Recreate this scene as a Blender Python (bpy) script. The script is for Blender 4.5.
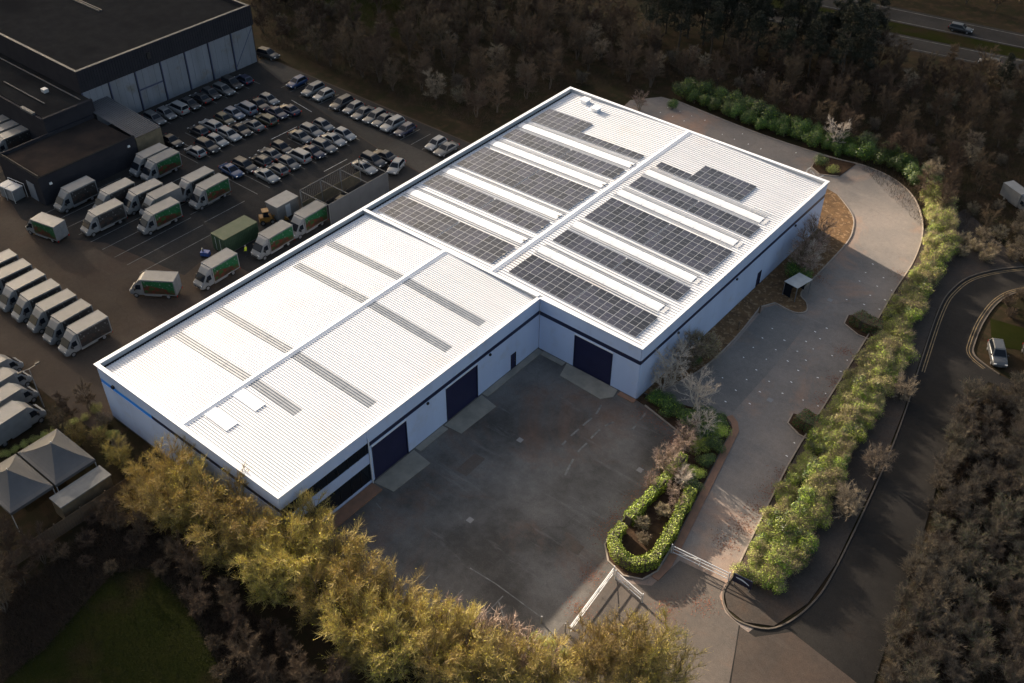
import bpy, bmesh, math, random
import numpy as np
from mathutils import Vector, Matrix

R = math.radians
for o in list(bpy.data.objects):
    bpy.data.objects.remove(o, do_unlink=True)
scene = bpy.context.scene
COL = scene.collection

# ------------------------------------------------------------------ camera
F_PX, PITCH, YAW, ROLL = 1027.51, 0.7005, -0.6792, 0.0086
CAM = np.array([89.545, -78.535, 83.796])

def cam_axes():
    cp, sp, cy, sy = math.cos(PITCH), math.sin(PITCH), math.cos(YAW), math.sin(YAW)
    fwd = np.array([cp*sy, cp*cy, -sp]); right = np.array([cy, -sy, 0.0]); up = np.cross(right, fwd)
    cr, sr = math.cos(ROLL), math.sin(ROLL)
    return cr*right+sr*up, -sr*right+cr*up, fwd
_r, _u, _w = cam_axes()
cam_data = bpy.data.cameras.new('camera'); cam = bpy.data.objects.new('camera', cam_data); COL.objects.link(cam)
cam.matrix_world = Matrix(((_r[0], _u[0], -_w[0], CAM[0]), (_r[1], _u[1], -_w[1], CAM[1]),
                           (_r[2], _u[2], -_w[2], CAM[2]), (0, 0, 0, 1)))
cam_data.sensor_width = 36.0; cam_data.lens = F_PX/1024*36; cam_data.clip_end = 5000; cam_data.clip_start = 1
scene.camera = cam

def px(x, y, z=0.0):
    d = _w+(x-512)/F_PX*_r-(y-341.5)/F_PX*_u
    t = (z-CAM[2])/d[2]
    p = CAM+t*d
    return (float(p[0]), float(p[1]))

# ------------------------------------------------------------------ light
SUN_EL, SUN_SLOPE = R(17.0), -0.22
_h = Vector((1, SUN_SLOPE)).normalized()
SUN_DIR = Vector((math.cos(SUN_EL)*_h.x, math.cos(SUN_EL)*_h.y, -math.sin(SUN_EL)))
world = bpy.data.worlds.new('World'); scene.world = world; world.use_nodes = True
wn = world.node_tree
sky = wn.nodes.new('ShaderNodeTexSky'); sky.sky_type = 'NISHITA'; sky.sun_disc = False
sky.sun_elevation = SUN_EL; sky.sun_rotation = math.atan2(-SUN_DIR.x, -SUN_DIR.y)
sky.dust_density = 7.0; sky.ozone_density = 0.0
wn.links.new(sky.outputs[0], wn.nodes['Background'].inputs[0])
wn.nodes['Background'].inputs[1].default_value = 0.08
sd = bpy.data.lights.new('sun', 'SUN'); sd.energy = 5.0; sd.angle = R(0.53); sd.color = (1.0, 0.84, 0.66)
sun = bpy.data.objects.new('sun', sd); COL.objects.link(sun)
sun.rotation_euler = SUN_DIR.to_track_quat('-Z', 'Y').to_euler(); sun.location = (-150, 30, 120)
scene.view_settings.view_transform = 'Standard'; scene.view_settings.look = 'None'
scene.view_settings.exposure = 1.75; scene.view_settings.gamma = 1.0
scene.view_settings.use_curve_mapping = False

# ------------------------------------------------------------------ materials
MATS = {}
def pmat(name, c1, c2=None, scale=1.0, rough=0.7, bump=0.0, bscale=20.0, metallic=0.0, spec=0.5, detail=6.0,
         c3=None, s3=0.1, lo3=0.5, hi3=0.65, objcol=False, island=0.0, objrand=0.0, stretch=None, alpha=None, trans=0.0):
    if name in MATS: return MATS[name]
    m = bpy.data.materials.new(name); m.use_nodes = True
    nt = m.node_tree; N = nt.nodes; L = nt.links
    b = N['Principled BSDF']
    b.inputs['Roughness'].default_value = rough; b.inputs['Metallic'].default_value = metallic
    b.inputs['Specular IOR Level'].default_value = spec
    if trans: b.inputs['Transmission Weight'].default_value = trans
    tc = N.new('ShaderNodeTexCoord'); vec = tc.outputs['Object']
    if stretch:
        mp = N.new('ShaderNodeMapping'); mp.inputs['Scale'].default_value = stretch
        L.new(vec, mp.inputs[0]); vec = mp.outputs[0]
    col = None
    if objcol:
        oi = N.new('ShaderNodeObjectInfo'); col = oi.outputs['Color']
    else:
        rgb = N.new('ShaderNodeRGB'); rgb.outputs[0].default_value = (*c1, 1); col = rgb.outputs[0]
    def mixc(fac, a, c, blend='MIX'):
        mx = N.new('ShaderNodeMix'); mx.data_type = 'RGBA'; mx.blend_type = blend
        L.new(fac, mx.inputs[0]) if not isinstance(fac, float) else setattr(mx.inputs[0], 'default_value', fac)
        L.new(a, mx.inputs[6])
        if isinstance(c, tuple): mx.inputs[7].default_value = (*c, 1)
        else: L.new(c, mx.inputs[7])
        return mx.outputs[2]
    def noise(s, det=detail, v=vec, rough_=0.6):
        n = N.new('ShaderNodeTexNoise'); n.inputs['Scale'].default_value = s; n.inputs['Detail'].default_value = det
        n.inputs['Roughness'].default_value = rough_; L.new(v, n.inputs['Vector']); return n.outputs['Fac']
    def ramp(f, lo, hi):
        mr = N.new('ShaderNodeMapRange'); mr.inputs[1].default_value = lo; mr.inputs[2].default_value = hi
        L.new(f, mr.inputs[0]); return mr.outputs[0]
    if c2 is not None:
        col = mixc(ramp(noise(scale), 0.35, 0.65), col, c2)
    if c3 is not None:
        col = mixc(ramp(noise(s3, 5.0, tc.outputs['Object']), lo3, hi3), col, c3)
    if island:
        g = N.new('ShaderNodeNewGeometry')
        hv = N.new('ShaderNodeHueSaturation')
        L.new(ramp_out(nt, g.outputs['Random Per Island'], 1-island, 1+island), hv.inputs['Value'])
        L.new(col, hv.inputs['Color']); col = hv.outputs[0]
    if objrand:
        oi2 = N.new('ShaderNodeObjectInfo'); hv = N.new('ShaderNodeHueSaturation')
        L.new(ramp_out(nt, oi2.outputs['Random'], 1-objrand, 1+objrand), hv.inputs['Value'])
        L.new(ramp_out(nt, oi2.outputs['Random'], 0.485, 0.51), hv.inputs['Hue'])
        L.new(col, hv.inputs['Color']); col = hv.outputs[0]
    L.new(col, b.inputs['Base Color'])
    if bump:
        bp = N.new('ShaderNodeBump'); bp.inputs['Strength'].default_value = bump; bp.inputs['Distance'].default_value = 0.05
        L.new(noise(bscale, 4.0), bp.inputs['Height']); L.new(bp.outputs[0], b.inputs['Normal'])
    MATS[name] = m
    return m
def ramp_out(nt, f, lo, hi):
    mr = nt.nodes.new('ShaderNodeMapRange'); mr.inputs[3].default_value = lo; mr.inputs[4].default_value = hi
    nt.links.new(f, mr.inputs[0]); return mr.outputs[0]

def asphalt(name, base, patch, brown, brown_lo=0.52, scuff=0.03, seed=0.0, brown_scale=0.07, spec=0.15):
    """worn tarmac: broad patches, brown leaf dirt, pale scuffs, dark cracks, coarse grain"""
    m = bpy.data.materials.new(name); m.use_nodes = True; nt = m.node_tree; N = nt.nodes; L = nt.links
    b = N['Principled BSDF']; b.inputs['Roughness'].default_value = 0.8; b.inputs['Specular IOR Level'].default_value = spec
    tc = N.new('ShaderNodeTexCoord'); mp = N.new('ShaderNodeMapping'); mp.inputs['Location'].default_value = (seed, seed*1.7, 0)
    L.new(tc.outputs['Object'], mp.inputs[0]); V = mp.outputs[0]
    def noise(s, d=6.0, r=0.6, v=V, dist=0.0):
        n = N.new('ShaderNodeTexNoise'); n.inputs['Scale'].default_value = s; n.inputs['Detail'].default_value = d
        n.inputs['Roughness'].default_value = r; n.inputs['Distortion'].default_value = dist
        L.new(v, n.inputs['Vector']); return n.outputs['Fac']
    def rg(f, lo, hi, a=0.0, c=1.0):
        mr = N.new('ShaderNodeMapRange'); mr.inputs[1].default_value = lo; mr.inputs[2].default_value = hi
        mr.inputs[3].default_value = a; mr.inputs[4].default_value = c; L.new(f, mr.inputs[0]); return mr.outputs[0]
    def mx(f, a, c, blend='MIX'):
        x = N.new('ShaderNodeMix'); x.data_type = 'RGBA'; x.blend_type = blend; L.new(f, x.inputs[0])
        for i, v in ((6, a), (7, c)):
            if isinstance(v, tuple): x.inputs[i].default_value = (*v, 1)
            else: L.new(v, x.inputs[i])
        return x.outputs[2]
    col = mx(rg(noise(0.09, 7, 0.65), 0.38, 0.62), base, patch)
    col = mx(rg(noise(brown_scale, 8, 0.7, dist=0.6), brown_lo, brown_lo+0.16, 0, 0.8), col, brown)
    mp2 = N.new('ShaderNodeMapping'); mp2.inputs['Scale'].default_value = (0.12, 0.9, 1); mp2.inputs['Rotation'].default_value = (0, 0, R(35))
    L.new(V, mp2.inputs[0])
    col = mx(rg(noise(0.8, 6, 0.7, mp2.outputs[0]), 0.58, 0.72, 0, 0.5), col, tuple(v+scuff for v in patch))
    col = mx(rg(noise(2.2, 6, 0.7), 0.60, 0.75, 0, 0.45), col, tuple(v*0.55 for v in base))
    vo = N.new('ShaderNodeTexVoronoi'); vo.feature = 'DISTANCE_TO_EDGE'; vo.inputs['Scale'].default_value = 0.11
    wob = N.new('ShaderNodeTexNoise'); wob.inputs['Scale'].default_value = 0.5; L.new(V, wob.inputs['Vector'])
    add = N.new('ShaderNodeVectorMath'); add.operation = 'MULTIPLY_ADD'; add.inputs[1].default_value = (2.5, 2.5, 0)
    L.new(wob.outputs['Color'], add.inputs[0]); L.new(V, add.inputs[2]); L.new(add.outputs[0], vo.inputs['Vector'])
    col = mx(rg(vo.outputs['Distance'], 0.0, 0.006, 0.18, 0.0), col, tuple(v*0.4 for v in base))
    g = noise(9.0, 3, 0.8)
    hv = N.new('ShaderNodeHueSaturation'); L.new(rg(g, 0.3, 0.7, 0.78, 1.22), hv.inputs['Value']); L.new(col, hv.inputs['Color'])
    hv2 = N.new('ShaderNodeHueSaturation'); L.new(rg(noise(1.7, 8, 0.8), 0.3, 0.7, 0.86, 1.14), hv2.inputs['Value']); L.new(hv.outputs[0], hv2.inputs['Color'])
    spk = rg(noise(3.2, 2, 0.5), 0.73, 0.77, 0, 0.4)
    L.new(mx(spk, hv2.outputs[0], tuple(v*1.9 for v in patch)), b.inputs['Base Color'])
    bp = N.new('ShaderNodeBump'); bp.inputs['Strength'].default_value = 0.5; bp.inputs['Distance'].default_value = 0.03
    L.new(g, bp.inputs['Height']); L.new(bp.outputs[0], b.inputs['Normal'])
    L.new(rg(noise(0.15, 5), 0.35, 0.65, 0.6, 0.9), b.inputs['Roughness'])
    MATS[name] = m
    return m

M_ground = pmat('ground_litter', (0.030, 0.021, 0.013), (0.020, 0.020, 0.009), 0.25, 0.95, 0.6, 6, c3=(0.042, 0.028, 0.017), s3=0.6, spec=0.05)
M_grass = pmat('grass', (0.013, 0.017, 0.0035), (0.018, 0.020, 0.005), 0.35, 0.95, 0.8, 12, c3=(0.024, 0.017, 0.010), s3=0.10, lo3=0.52, hi3=0.66, spec=0.02)
M_yard = asphalt('yard_tarmac', (0.062, 0.058, 0.053), (0.145, 0.137, 0.128), (0.15, 0.094, 0.068), 0.535, 0.06)
M_lot = asphalt('parking_tarmac', (0.145, 0.135, 0.127), (0.215, 0.188, 0.167), (0.31, 0.19, 0.130), 0.52, seed=31.0)
M_bays = asphalt('bay_tarmac', (0.130, 0.124, 0.118), (0.175, 0.162, 0.150), (0.19, 0.14, 0.10), 0.58, seed=91.0)
M_entr = asphalt('entrance_tarmac', (0.080, 0.070, 0.062), (0.112, 0.094, 0.080), (0.150, 0.090, 0.062), 0.50, seed=131.0)
M_sunlit_junc = asphalt('sunlit_junction_tarmac', (0.055, 0.046, 0.040), (0.075, 0.062, 0.053), (0.085, 0.060, 0.046), 0.52, 0.01, seed=151.0, spec=0.05)
M_foot = asphalt('footway_tarmac', (0.048, 0.041, 0.036), (0.062, 0.053, 0.046), (0.08, 0.055, 0.04), 0.5, 0.01, seed=171.0, spec=0.03)
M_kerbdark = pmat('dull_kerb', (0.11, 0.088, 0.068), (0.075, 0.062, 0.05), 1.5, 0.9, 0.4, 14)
M_road = asphalt('road_tarmac', (0.022, 0.021, 0.020), (0.030, 0.028, 0.026), (0.040, 0.031, 0.025), 0.58, 0.006, seed=77.0, spec=0.02)  # shade held in this dark base; the junction has a sunlit copy
M_cpark = asphalt('car_park_tarmac', (0.0285, 0.027, 0.02625), (0.039, 0.03675, 0.0345), (0.051, 0.0405, 0.033), 0.58, 0.006, seed=11.0, spec=0.02)  # base colour darker than real tarmac, to carry missing shade
M_conc = asphalt('service_concrete', (0.055, 0.04375, 0.035), (0.07, 0.055, 0.04375), (0.0625, 0.0425, 0.0325), 0.50, 0.008, seed=53.0, spec=0.02)
M_pale = asphalt('pale_lane', (0.05, 0.04625, 0.04125), (0.0625, 0.0575, 0.05125), (0.05625, 0.04375, 0.03375), 0.55, 0.008, seed=23.0, spec=0.02)
M_soil = pmat('leaf_litter', (0.165, 0.099, 0.051), (0.0825, 0.054, 0.033), 0.9, 0.95, 0.9, 9, c3=(0.24, 0.1575, 0.09), s3=1.8, lo3=0.52, hi3=0.62, spec=0.05)
M_bark_mulch = pmat('dark_mulch', (0.034, 0.022, 0.015), (0.060, 0.038, 0.024), 2.0, 0.95, 0.9, 10, spec=0.05)
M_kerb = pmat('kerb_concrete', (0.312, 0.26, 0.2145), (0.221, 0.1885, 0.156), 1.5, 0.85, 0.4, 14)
M_brick = pmat('brick_paving', (0.26, 0.1365, 0.0845), (0.195, 0.1105, 0.0715), 1.3, 0.85, 0.5, 12)
M_concrete = pmat('ramp_concrete', (0.286, 0.26, 0.2145), (0.208, 0.195, 0.1625), 0.7, 0.85, 0.4, 14)
M_line = pmat('worn_white_paint', (0.55, 0.55, 0.53), (0.22, 0.22, 0.21), 1.2, 0.7, 0.2, 20)
M_line2 = pmat('faded_white_paint', (0.20, 0.20, 0.19), (0.07, 0.07, 0.07), 1.0, 0.7, 0.2, 20)
M_yellow = pmat('yellow_line_paint', (0.22, 0.15, 0.06), (0.09, 0.07, 0.045), 1.2, 0.7)
M_roof = pmat('white_roof_sheet', (0.615, 0.635, 0.67), (0.57, 0.59, 0.625), 1.0, 0.55, c3=(0.585, 0.545, 0.525), s3=0.10, lo3=0.56, hi3=0.80, stretch=(0.12, 1.4, 1))
M_rooflight = pmat('grey_rooflight_sheet', (0.25, 0.28, 0.32), (0.21, 0.235, 0.27), 1.2, 0.45)
M_barrel = pmat('opal_rooflight', (0.58, 0.61, 0.665), (0.53, 0.56, 0.61), 0.8, 0.4)
M_white = pmat('white_metal', (0.68, 0.71, 0.76), (0.60, 0.63, 0.68), 0.5, 0.45)
M_parapet = pmat('parapet_lining', (0.42, 0.44, 0.47), (0.36, 0.38, 0.41), 0.5, 0.5)
M_gutter = pmat('dark_gutter', (0.02, 0.022, 0.025), (0.035, 0.035, 0.035), 2.0, 0.8)
M_wall = pmat('pale_blue_cladding', (0.47, 0.57, 0.78), (0.42, 0.51, 0.71), 0.3, 0.5, 0.05, 3, stretch=(1, 1, 0.15), c3=(0.40, 0.45, 0.57), s3=0.5, lo3=0.55, hi3=0.8)
M_band = pmat('navy_band', (0.012, 0.016, 0.045), (0.016, 0.02, 0.055), 1.0, 0.4)
M_blue = pmat('bright_blue_band', (0.02, 0.28, 0.90), (0.02, 0.25, 0.80), 1.0, 0.4)
M_door = pmat('navy_shutter', (0.010, 0.012, 0.045), (0.014, 0.016, 0.055), 0.8, 0.45)
M_core = pmat('wall_core', (0.10, 0.105, 0.12), (0.08, 0.085, 0.10), 1, 0.8)
M_glass = pmat('dark_glass', (0.010, 0.013, 0.018), None, 1, 0.06, spec=0.2)
M_cell = pmat('solar_cell', (0.022, 0.026, 0.040), (0.034, 0.037, 0.050), 0.9, 0.12, spec=0.35, objrand=0.4)
M_frame = pmat('panel_frame', (0.36, 0.38, 0.41), None, 1, 0.4, metallic=0.3)
M_galv = pmat('galvanised_steel', (0.62, 0.63, 0.64), (0.52, 0.53, 0.54), 3, 0.4, metallic=0.2)
M_black = pmat('black_plastic', (0.012, 0.012, 0.013), None, 1, 0.5)
M_tyre = pmat('tyre_rubber', (0.010, 0.010, 0.010), None, 1, 0.85)
M_rim = pmat('wheel_rim', (0.30, 0.30, 0.31), None, 1, 0.4, metallic=0.6)
M_paint = pmat('car_paint', (0.5, 0.5, 0.5), None, 1, 0.3, objcol=True, spec=0.6)
M_lamp = pmat('lamp_lens', (0.70, 0.70, 0.68), None, 1, 0.15)
M_tail = pmat('tail_lens', (0.30, 0.012, 0.01), None, 1, 0.2)
M_shadedwhite = pmat('shaded_van_white', (0.175, 0.180, 0.184), (0.145, 0.149, 0.151), 1.2, 0.5, objrand=0.15)  # white dimmed in the base colour to stand in for shade
M_shedroof = pmat('shed_roof_felt', (0.021, 0.021, 0.02175), (0.027, 0.027, 0.027), 0.5, 0.85, 0.3, 5, c3=(0.018, 0.018, 0.01875), s3=0.08, spec=0.0)
M_sheddark = pmat('shed_dark_cladding', (0.0252, 0.0252, 0.0308), (0.0308, 0.0308, 0.0364), 0.6, 0.8, spec=0.05)
M_shedwhite = pmat('shed_pale_panel', (0.18, 0.198, 0.228), (0.144, 0.1584, 0.18), 0.5, 0.6, stretch=(1, 1, 0.2), c3=(0.12, 0.105, 0.085), s3=0.25, lo3=0.58, hi3=0.72)
M_shedcol = pmat('shed_blue_column', (0.04, 0.05, 0.10), None, 1, 0.5)
M_trim = pmat('dull_trim', (0.085, 0.088, 0.092), (0.07, 0.072, 0.075), 1, 0.7)
M_leanto = pmat('leanto_sheet', (0.085, 0.088, 0.098), (0.07, 0.073, 0.08), 0.8, 0.7)
M_annexroof = pmat('annex_roof_felt', (0.050, 0.038, 0.031), (0.022, 0.020, 0.020), 0.12, 0.95, 0.3, 4, spec=0.0)
M_canopy = pmat('tent_canvas', (0.072, 0.076, 0.083), (0.058, 0.061, 0.067), 0.5, 0.75, 0.15, 3)
M_green = pmat('container_green', (0.022, 0.050, 0.024), (0.032, 0.060, 0.032), 0.8, 0.6)
M_ora = pmat('machine_yellow', (0.22, 0.11, 0.02), (0.18, 0.085, 0.015), 1.5, 0.5)
M_hoard = pmat('grey_hoarding', (0.060, 0.062, 0.065), (0.05, 0.052, 0.055), 0.6, 0.7)
M_ply = pmat('brown_ply', (0.15, 0.12, 0.075), (0.10, 0.08, 0.05), 1.2, 0.8)
M_steel = pmat('grey_steel', (0.20, 0.20, 0.20), None, 1, 0.5, metallic=0.3)
M_poly = pmat('polycarbonate', (0.40, 0.42, 0.42), (0.30, 0.31, 0.31), 1.0, 0.35)
M_wood = pmat('weathered_timber', (0.14, 0.095, 0.06), (0.10, 0.07, 0.045), 2, 0.85, 0.4, 10)
M_sign = pmat('navy_sign_face', (0.010, 0.014, 0.035), None, 1, 0.3)
M_skin = pmat('skin', (0.45, 0.27, 0.2), None, 1, 0.6)
M_hivis = pmat('hi_vis_cloth', (0.50, 0.62, 0.03), (0.45, 0.55, 0.03), 5, 0.8)
M_navycloth = pmat('navy_cloth', (0.02, 0.022, 0.035), None, 1, 0.9)

# foliage
M_bark = pmat('bark', (0.060, 0.046, 0.034), (0.090, 0.075, 0.058), 4, 0.95, 0.5, 12)
M_palebark = pmat('pale_bark', (0.576, 0.504, 0.42), (0.408, 0.348, 0.288), 3, 0.9, 0.4, 12)
M_goldbark = pmat('gold_bark', (0.16, 0.12, 0.07), (0.11, 0.085, 0.05), 3, 0.95)
M_woodbark = pmat('wood_bark', (0.115, 0.088, 0.066), (0.075, 0.058, 0.043), 3, 0.95)
M_goldtwig = pmat('gold_twig', (0.36, 0.285, 0.105), None, 1, 0.9, island=0.5, objrand=0.25)
M_catkin = pmat('olive_catkin', (0.47, 0.41, 0.045), None, 1, 0.9, island=0.5, objrand=0.25)
M_browntwig = pmat('brown_twig', (0.100, 0.068, 0.042), None, 1, 0.95, island=0.4, objrand=0.35)
M_greytwig = pmat('grey_twig', (0.25, 0.20, 0.14), None, 1, 0.95, island=0.4, objrand=0.25)
M_thickettwig = pmat('thicket_twig', (0.150, 0.122, 0.088), None, 1, 0.95, island=0.5, objrand=0.25)
M_redtwig = pmat('pink_twig', (0.33, 0.245, 0.195), None, 1, 0.95, island=0.4, objrand=0.2)
M_limeleaf = pmat('lime_leaf', (0.25, 0.335, 0.022), None, 1, 0.6, island=0.6, objrand=0.25)
M_darkleaf = pmat('laurel_leaf', (0.034, 0.080, 0.009), None, 1, 0.45, island=0.6, objrand=0.3)
M_olive = pmat('olive_leaf', (0.33, 0.30, 0.10), None, 1, 0.7, island=0.5, objrand=0.2)
M_needle = pmat('pine_needle', (0.016, 0.020, 0.009), None, 1, 0.8, island=0.4, objrand=0.2)
M_deadleaf = pmat('rust_leaf', (0.16, 0.07, 0.04), None, 1, 0.9, island=0.5, objrand=0.2)

# ------------------------------------------------------------------ builders
def tag(o, label=None, cat=None, group=None, kind=None):
    if label: o['label'] = label
    if cat: o['category'] = cat
    if group: o['group'] = group
    if kind: o['kind'] = kind
    return o
def empty(name, loc=(0, 0, 0), rz=0.0, label=None, cat=None, group=None):
    o = bpy.data.objects.new(name, None); COL.objects.link(o); o.location = loc; o.rotation_euler = (0, 0, rz)
    o.empty_display_size = 0.3
    return tag(o, label, cat, group)
def link(name, mesh, parent=None, loc=None, rot=None):
    o = bpy.data.objects.new(name, mesh); COL.objects.link(o)
    if parent is not None: o.parent = parent
    if loc is not None: o.location = loc
    if rot is not None: o.rotation_euler = rot
    return o
def copy_tree(o, parent=None):
    c = o.copy(); COL.objects.link(c); c.parent = parent
    for ch in o.children: copy_tree(ch, c)
    return c

class MB:
    def __init__(s): s.v = []; s.f = []; s.m = []
    def add(s, vs, fs, mi=0):
        n = len(s.v); s.v += [tuple(p) for p in vs]; s.f += [tuple(i+n for i in f) for f in fs]; s.m += [mi]*len(fs); return s
    def box(s, x0, x1, y0, y1, z0, z1, mi=0):
        x0, x1 = min(x0, x1), max(x0, x1); y0, y1 = min(y0, y1), max(y0, y1); z0, z1 = min(z0, z1), max(z0, z1)
        return s.add([(x0, y0, z0), (x1, y0, z0), (x1, y1, z0), (x0, y1, z0), (x0, y0, z1), (x1, y0, z1), (x1, y1, z1), (x0, y1, z1)],
                     [(0, 3, 2, 1), (4, 5, 6, 7), (0, 1, 5, 4), (1, 2, 6, 5), (2, 3, 7, 6), (3, 0, 4, 7)], mi)
    def hexa(s, p, mi=0):   # 8 points, bottom 4 then top 4, counter-clockwise
        return s.add(p, [(0, 3, 2, 1), (4, 5, 6, 7), (0, 1, 5, 4), (1, 2, 6, 5), (2, 3, 7, 6), (3, 0, 4, 7)], mi)
    def bar(s, a, b, r=0.03, n=6, mi=0, r2=None):
        a = Vector(a); b = Vector(b); d = (b-a).normalized(); r2 = r if r2 is None else r2
        u = d.orthogonal().normalized(); w = d.cross(u)
        vs = []
        for c, rr in ((a, r), (b, r2)):
            for i in range(n):
                t = 2*math.pi*i/n+math.pi/4; vs.append(c+(u*math.cos(t)+w*math.sin(t))*rr)
        fs = [(i, (i+1) % n, n+(i+1) % n, n+i) for i in range(n)]+[tuple(range(n-1, -1, -1)), tuple(range(n, 2*n))]
        return s.add(vs, fs, mi)
    def prism(s, pts, z0, z1, mi=0):
        n = len(pts)
        if sum(pts[i][0]*pts[(i+1) % n][1]-pts[(i+1) % n][0]*pts[i][1] for i in range(n)) < 0: pts = pts[::-1]
        return s.add([(x, y, z0) for x, y in pts]+[(x, y, z1) for x, y in pts],
                     [tuple(range(n-1, -1, -1)), tuple(range(n, 2*n))]+[(i, (i+1) % n, n+(i+1) % n, n+i) for i in range(n)], mi)
    def mesh(s, name, *mats):
        me = bpy.data.meshes.new(name); me.from_pydata(s.v, [], s.f)
        for m in mats: me.materials.append(m)
        if len(mats) > 1: me.polygons.foreach_set('material_index', s.m)
        me.update(); return me
    def build(s, name, mats, parent=None, loc=None, rot=None):
        mats = mats if isinstance(mats, (list, tuple)) else [mats]
        return link(name, s.mesh(name, *mats), parent, loc, rot)

def sheet(name, pts, z, m, parent=None, kind='structure'):
    n = len(pts)
    if sum(pts[i][0]*pts[(i+1) % n][1]-pts[(i+1) % n][0]*pts[i][1] for i in range(n)) < 0: pts = pts[::-1]
    me = bpy.data.meshes.new(name); me.from_pydata([(x, y, z) for x, y in pts], [], [tuple(range(n))]); me.materials.append(m); me.update()
    o = link(name, me, parent)
    if kind: o['kind'] = kind
    return o

def smooth_line(pts, n=6, closed=False):
    P = [Vector(p) for p in pts]; out = []
    N = len(P); rng = range(N if closed else N-1)
    for i in rng:
        p0 = P[(i-1) % N] if closed or i > 0 else P[0]; p1 = P[i]; p2 = P[(i+1) % N]
        p3 = P[(i+2) % N] if closed or i+2 < N else P[-1]
        for k in range(n):
            t = k/n
            out.append(0.5*((2*p1)+(p2-p0)*t+(2*p0-5*p1+4*p2-p3)*t*t+(3*p1-p0-3*p2+p3)*t**3))
    if not closed: out.append(P[-1])
    return [tuple(v) for v in out]

def ribbon(line, w, z0, z1, off=0.0, closed=False):
    """solid strip of width w that follows a 2D line"""
    mb = MB(); n = len(line); L_ = []; R_ = []
    for i in range(n):
        a = Vector(line[i-1] if (i > 0 or closed) else line[i]); b = Vector(line[(i+1) % n] if (i < n-1 or closed) else line[i])
        d = (b-a).normalized(); nn = Vector((-d.y, d.x)); p = Vector(line[i])
        L_.append(p+nn*(off+w/2)); R_.append(p+nn*(off-w/2))
    for i in range(n if closed else n-1):
        j = (i+1) % n
        mb.hexa([(R_[i].x, R_[i].y, z0), (R_[j].x, R_[j].y, z0), (L_[j].x, L_[j].y, z0), (L_[i].x, L_[i].y, z0),
                 (R_[i].x, R_[i].y, z1), (R_[j].x, R_[j].y, z1), (L_[j].x, L_[j].y, z1), (L_[i].x, L_[i].y, z1)])
    return mb
def kerb(name, line, w=0.16, h=0.12, m=None, off=0.0, closed=False):
    return tag(ribbon(line, w, -0.05, h, off, closed).build(name, m or M_kerb), kind='structure')
def inside(p, poly):
    x, y = p; c = False; n = len(poly)
    for i in range(n):
        x1, y1 = poly[i]; x2, y2 = poly[(i+1) % n]
        if (y1 > y) != (y2 > y) and x < (x2-x1)*(y-y1)/(y2-y1)+x1: c = not c
    return c
ORD = ['first', 'second', 'third', 'fourth', 'fifth', 'sixth', 'seventh', 'eighth', 'ninth', 'tenth', 'eleventh', 'twelfth',
       'thirteenth', 'fourteenth', 'fifteenth', 'sixteenth', 'seventeenth', 'eighteenth', 'nineteenth', 'twentieth',
       'twenty-first', 'twenty-second', 'twenty-third', 'twenty-fourth', 'twenty-fifth', 'twenty-sixth', 'twenty-seventh',
       'twenty-eighth', 'twenty-ninth', 'thirtieth', 'thirty-first', 'thirty-second', 'thirty-third', 'thirty-fourth',
       'thirty-fifth', 'thirty-sixth', 'thirty-seventh', 'thirty-eighth', 'thirty-ninth', 'fortieth']
ORD += ['forty-'+o for o in ORD[:9]]+['fiftieth']+['fifty-'+o for o in ORD[:9]]+['sixtieth']+['sixty-'+o for o in ORD[:9]]+['seventieth']+['seventy-'+o for o in ORD[:9]]+['eightieth']+['eighty-'+o for o in ORD[:9]]

# ================================================================== SETTING
g = bpy.data.meshes.new('ground'); g.from_pydata([(-1800, -1800, -0.03), (1800, -1800, -0.03), (1800, 1800, -0.03), (-1800, 1800, -0.03)], [], [(0, 1, 2, 3)])
g.materials.append(M_ground); tag(link('ground', g), kind='structure')

HEDGE_IN = smooth_line([(8, 68.0), (25, 66.8), (37.8, 67.4), (43, 68.3), (48.4, 67.3), (53.2, 63.7), (57.2, 56.8), (59.3, 48.6), (60.1, 40.2), (61.5, 27.7), (63.7, 5.5), (65.1, -4.0), (67.0, -15.0)], 5)
KERB_R = smooth_line([(67.0, -15.0), (67.3, -17.6), (68.6, -19.2), (70.6, -19.5), (73.2, -18.0), (74.6, -13.5), (74.5, -7.5), (72.6, 7.7), (70.7, 18.6), (68.6, 28.4), (66.4, 39.4), (66.0, 45.0), (67.2, 50.5), (71.8, 56.8), (80, 63), (95, 70)], 5)
ROAD_R = [(98, -75), (86, -32), (82.9, -17.7), (81.2, -7.3), (79.1, 4.0), (76.9, 15.3), (75.7, 22.8), (76.4, 29.9)]
KERB_R2 = smooth_line([(77.0, 32.0), (75.0, 32.7), (73.2, 33.8), (72.5, 36.0), (71.8, 41.5), (72.0, 47.1), (73.8, 51.2), (79, 56.0), (95, 64)], 5)
sheet('road', KERB_R[:-1]+[(95, 70), (95, 64)]+KERB_R2[::-1][1:]+[(95, 32), (95, 29)]+ROAD_R[::-1]+[(60, -75), (60, -26), (63, -22)], 0.0, M_road)
site = [(28, -75), (28, 1), (44, 1), (44, 46), (-8, 46), (-8, 68)]+HEDGE_IN+KERB_R[:10]+[(72, -22), (72, -60), (60, -75)]
sheet('parking_asphalt', [(44, 0.5), (44, 46), (1, 46), (-1, 52), (2.5, 57), (1.5, 63), (5, 67.6)]+HEDGE_IN+KERB_R[:18]+[(71, -22), (74, -34), (74, -60), (57.5, -60), (57.5, -20), (54, -2)], 0.004, M_lot)
sheet('yard_asphalt', [(28, -41.6), (28, 1), (46, 1), (54, -1), (56, -20.5), (57.6, -22), (58.9, -31.5), (59.6, -39), (50, -41.2)], 0.008, M_yard)
kerb('hedge_kerb', HEDGE_IN)
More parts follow.
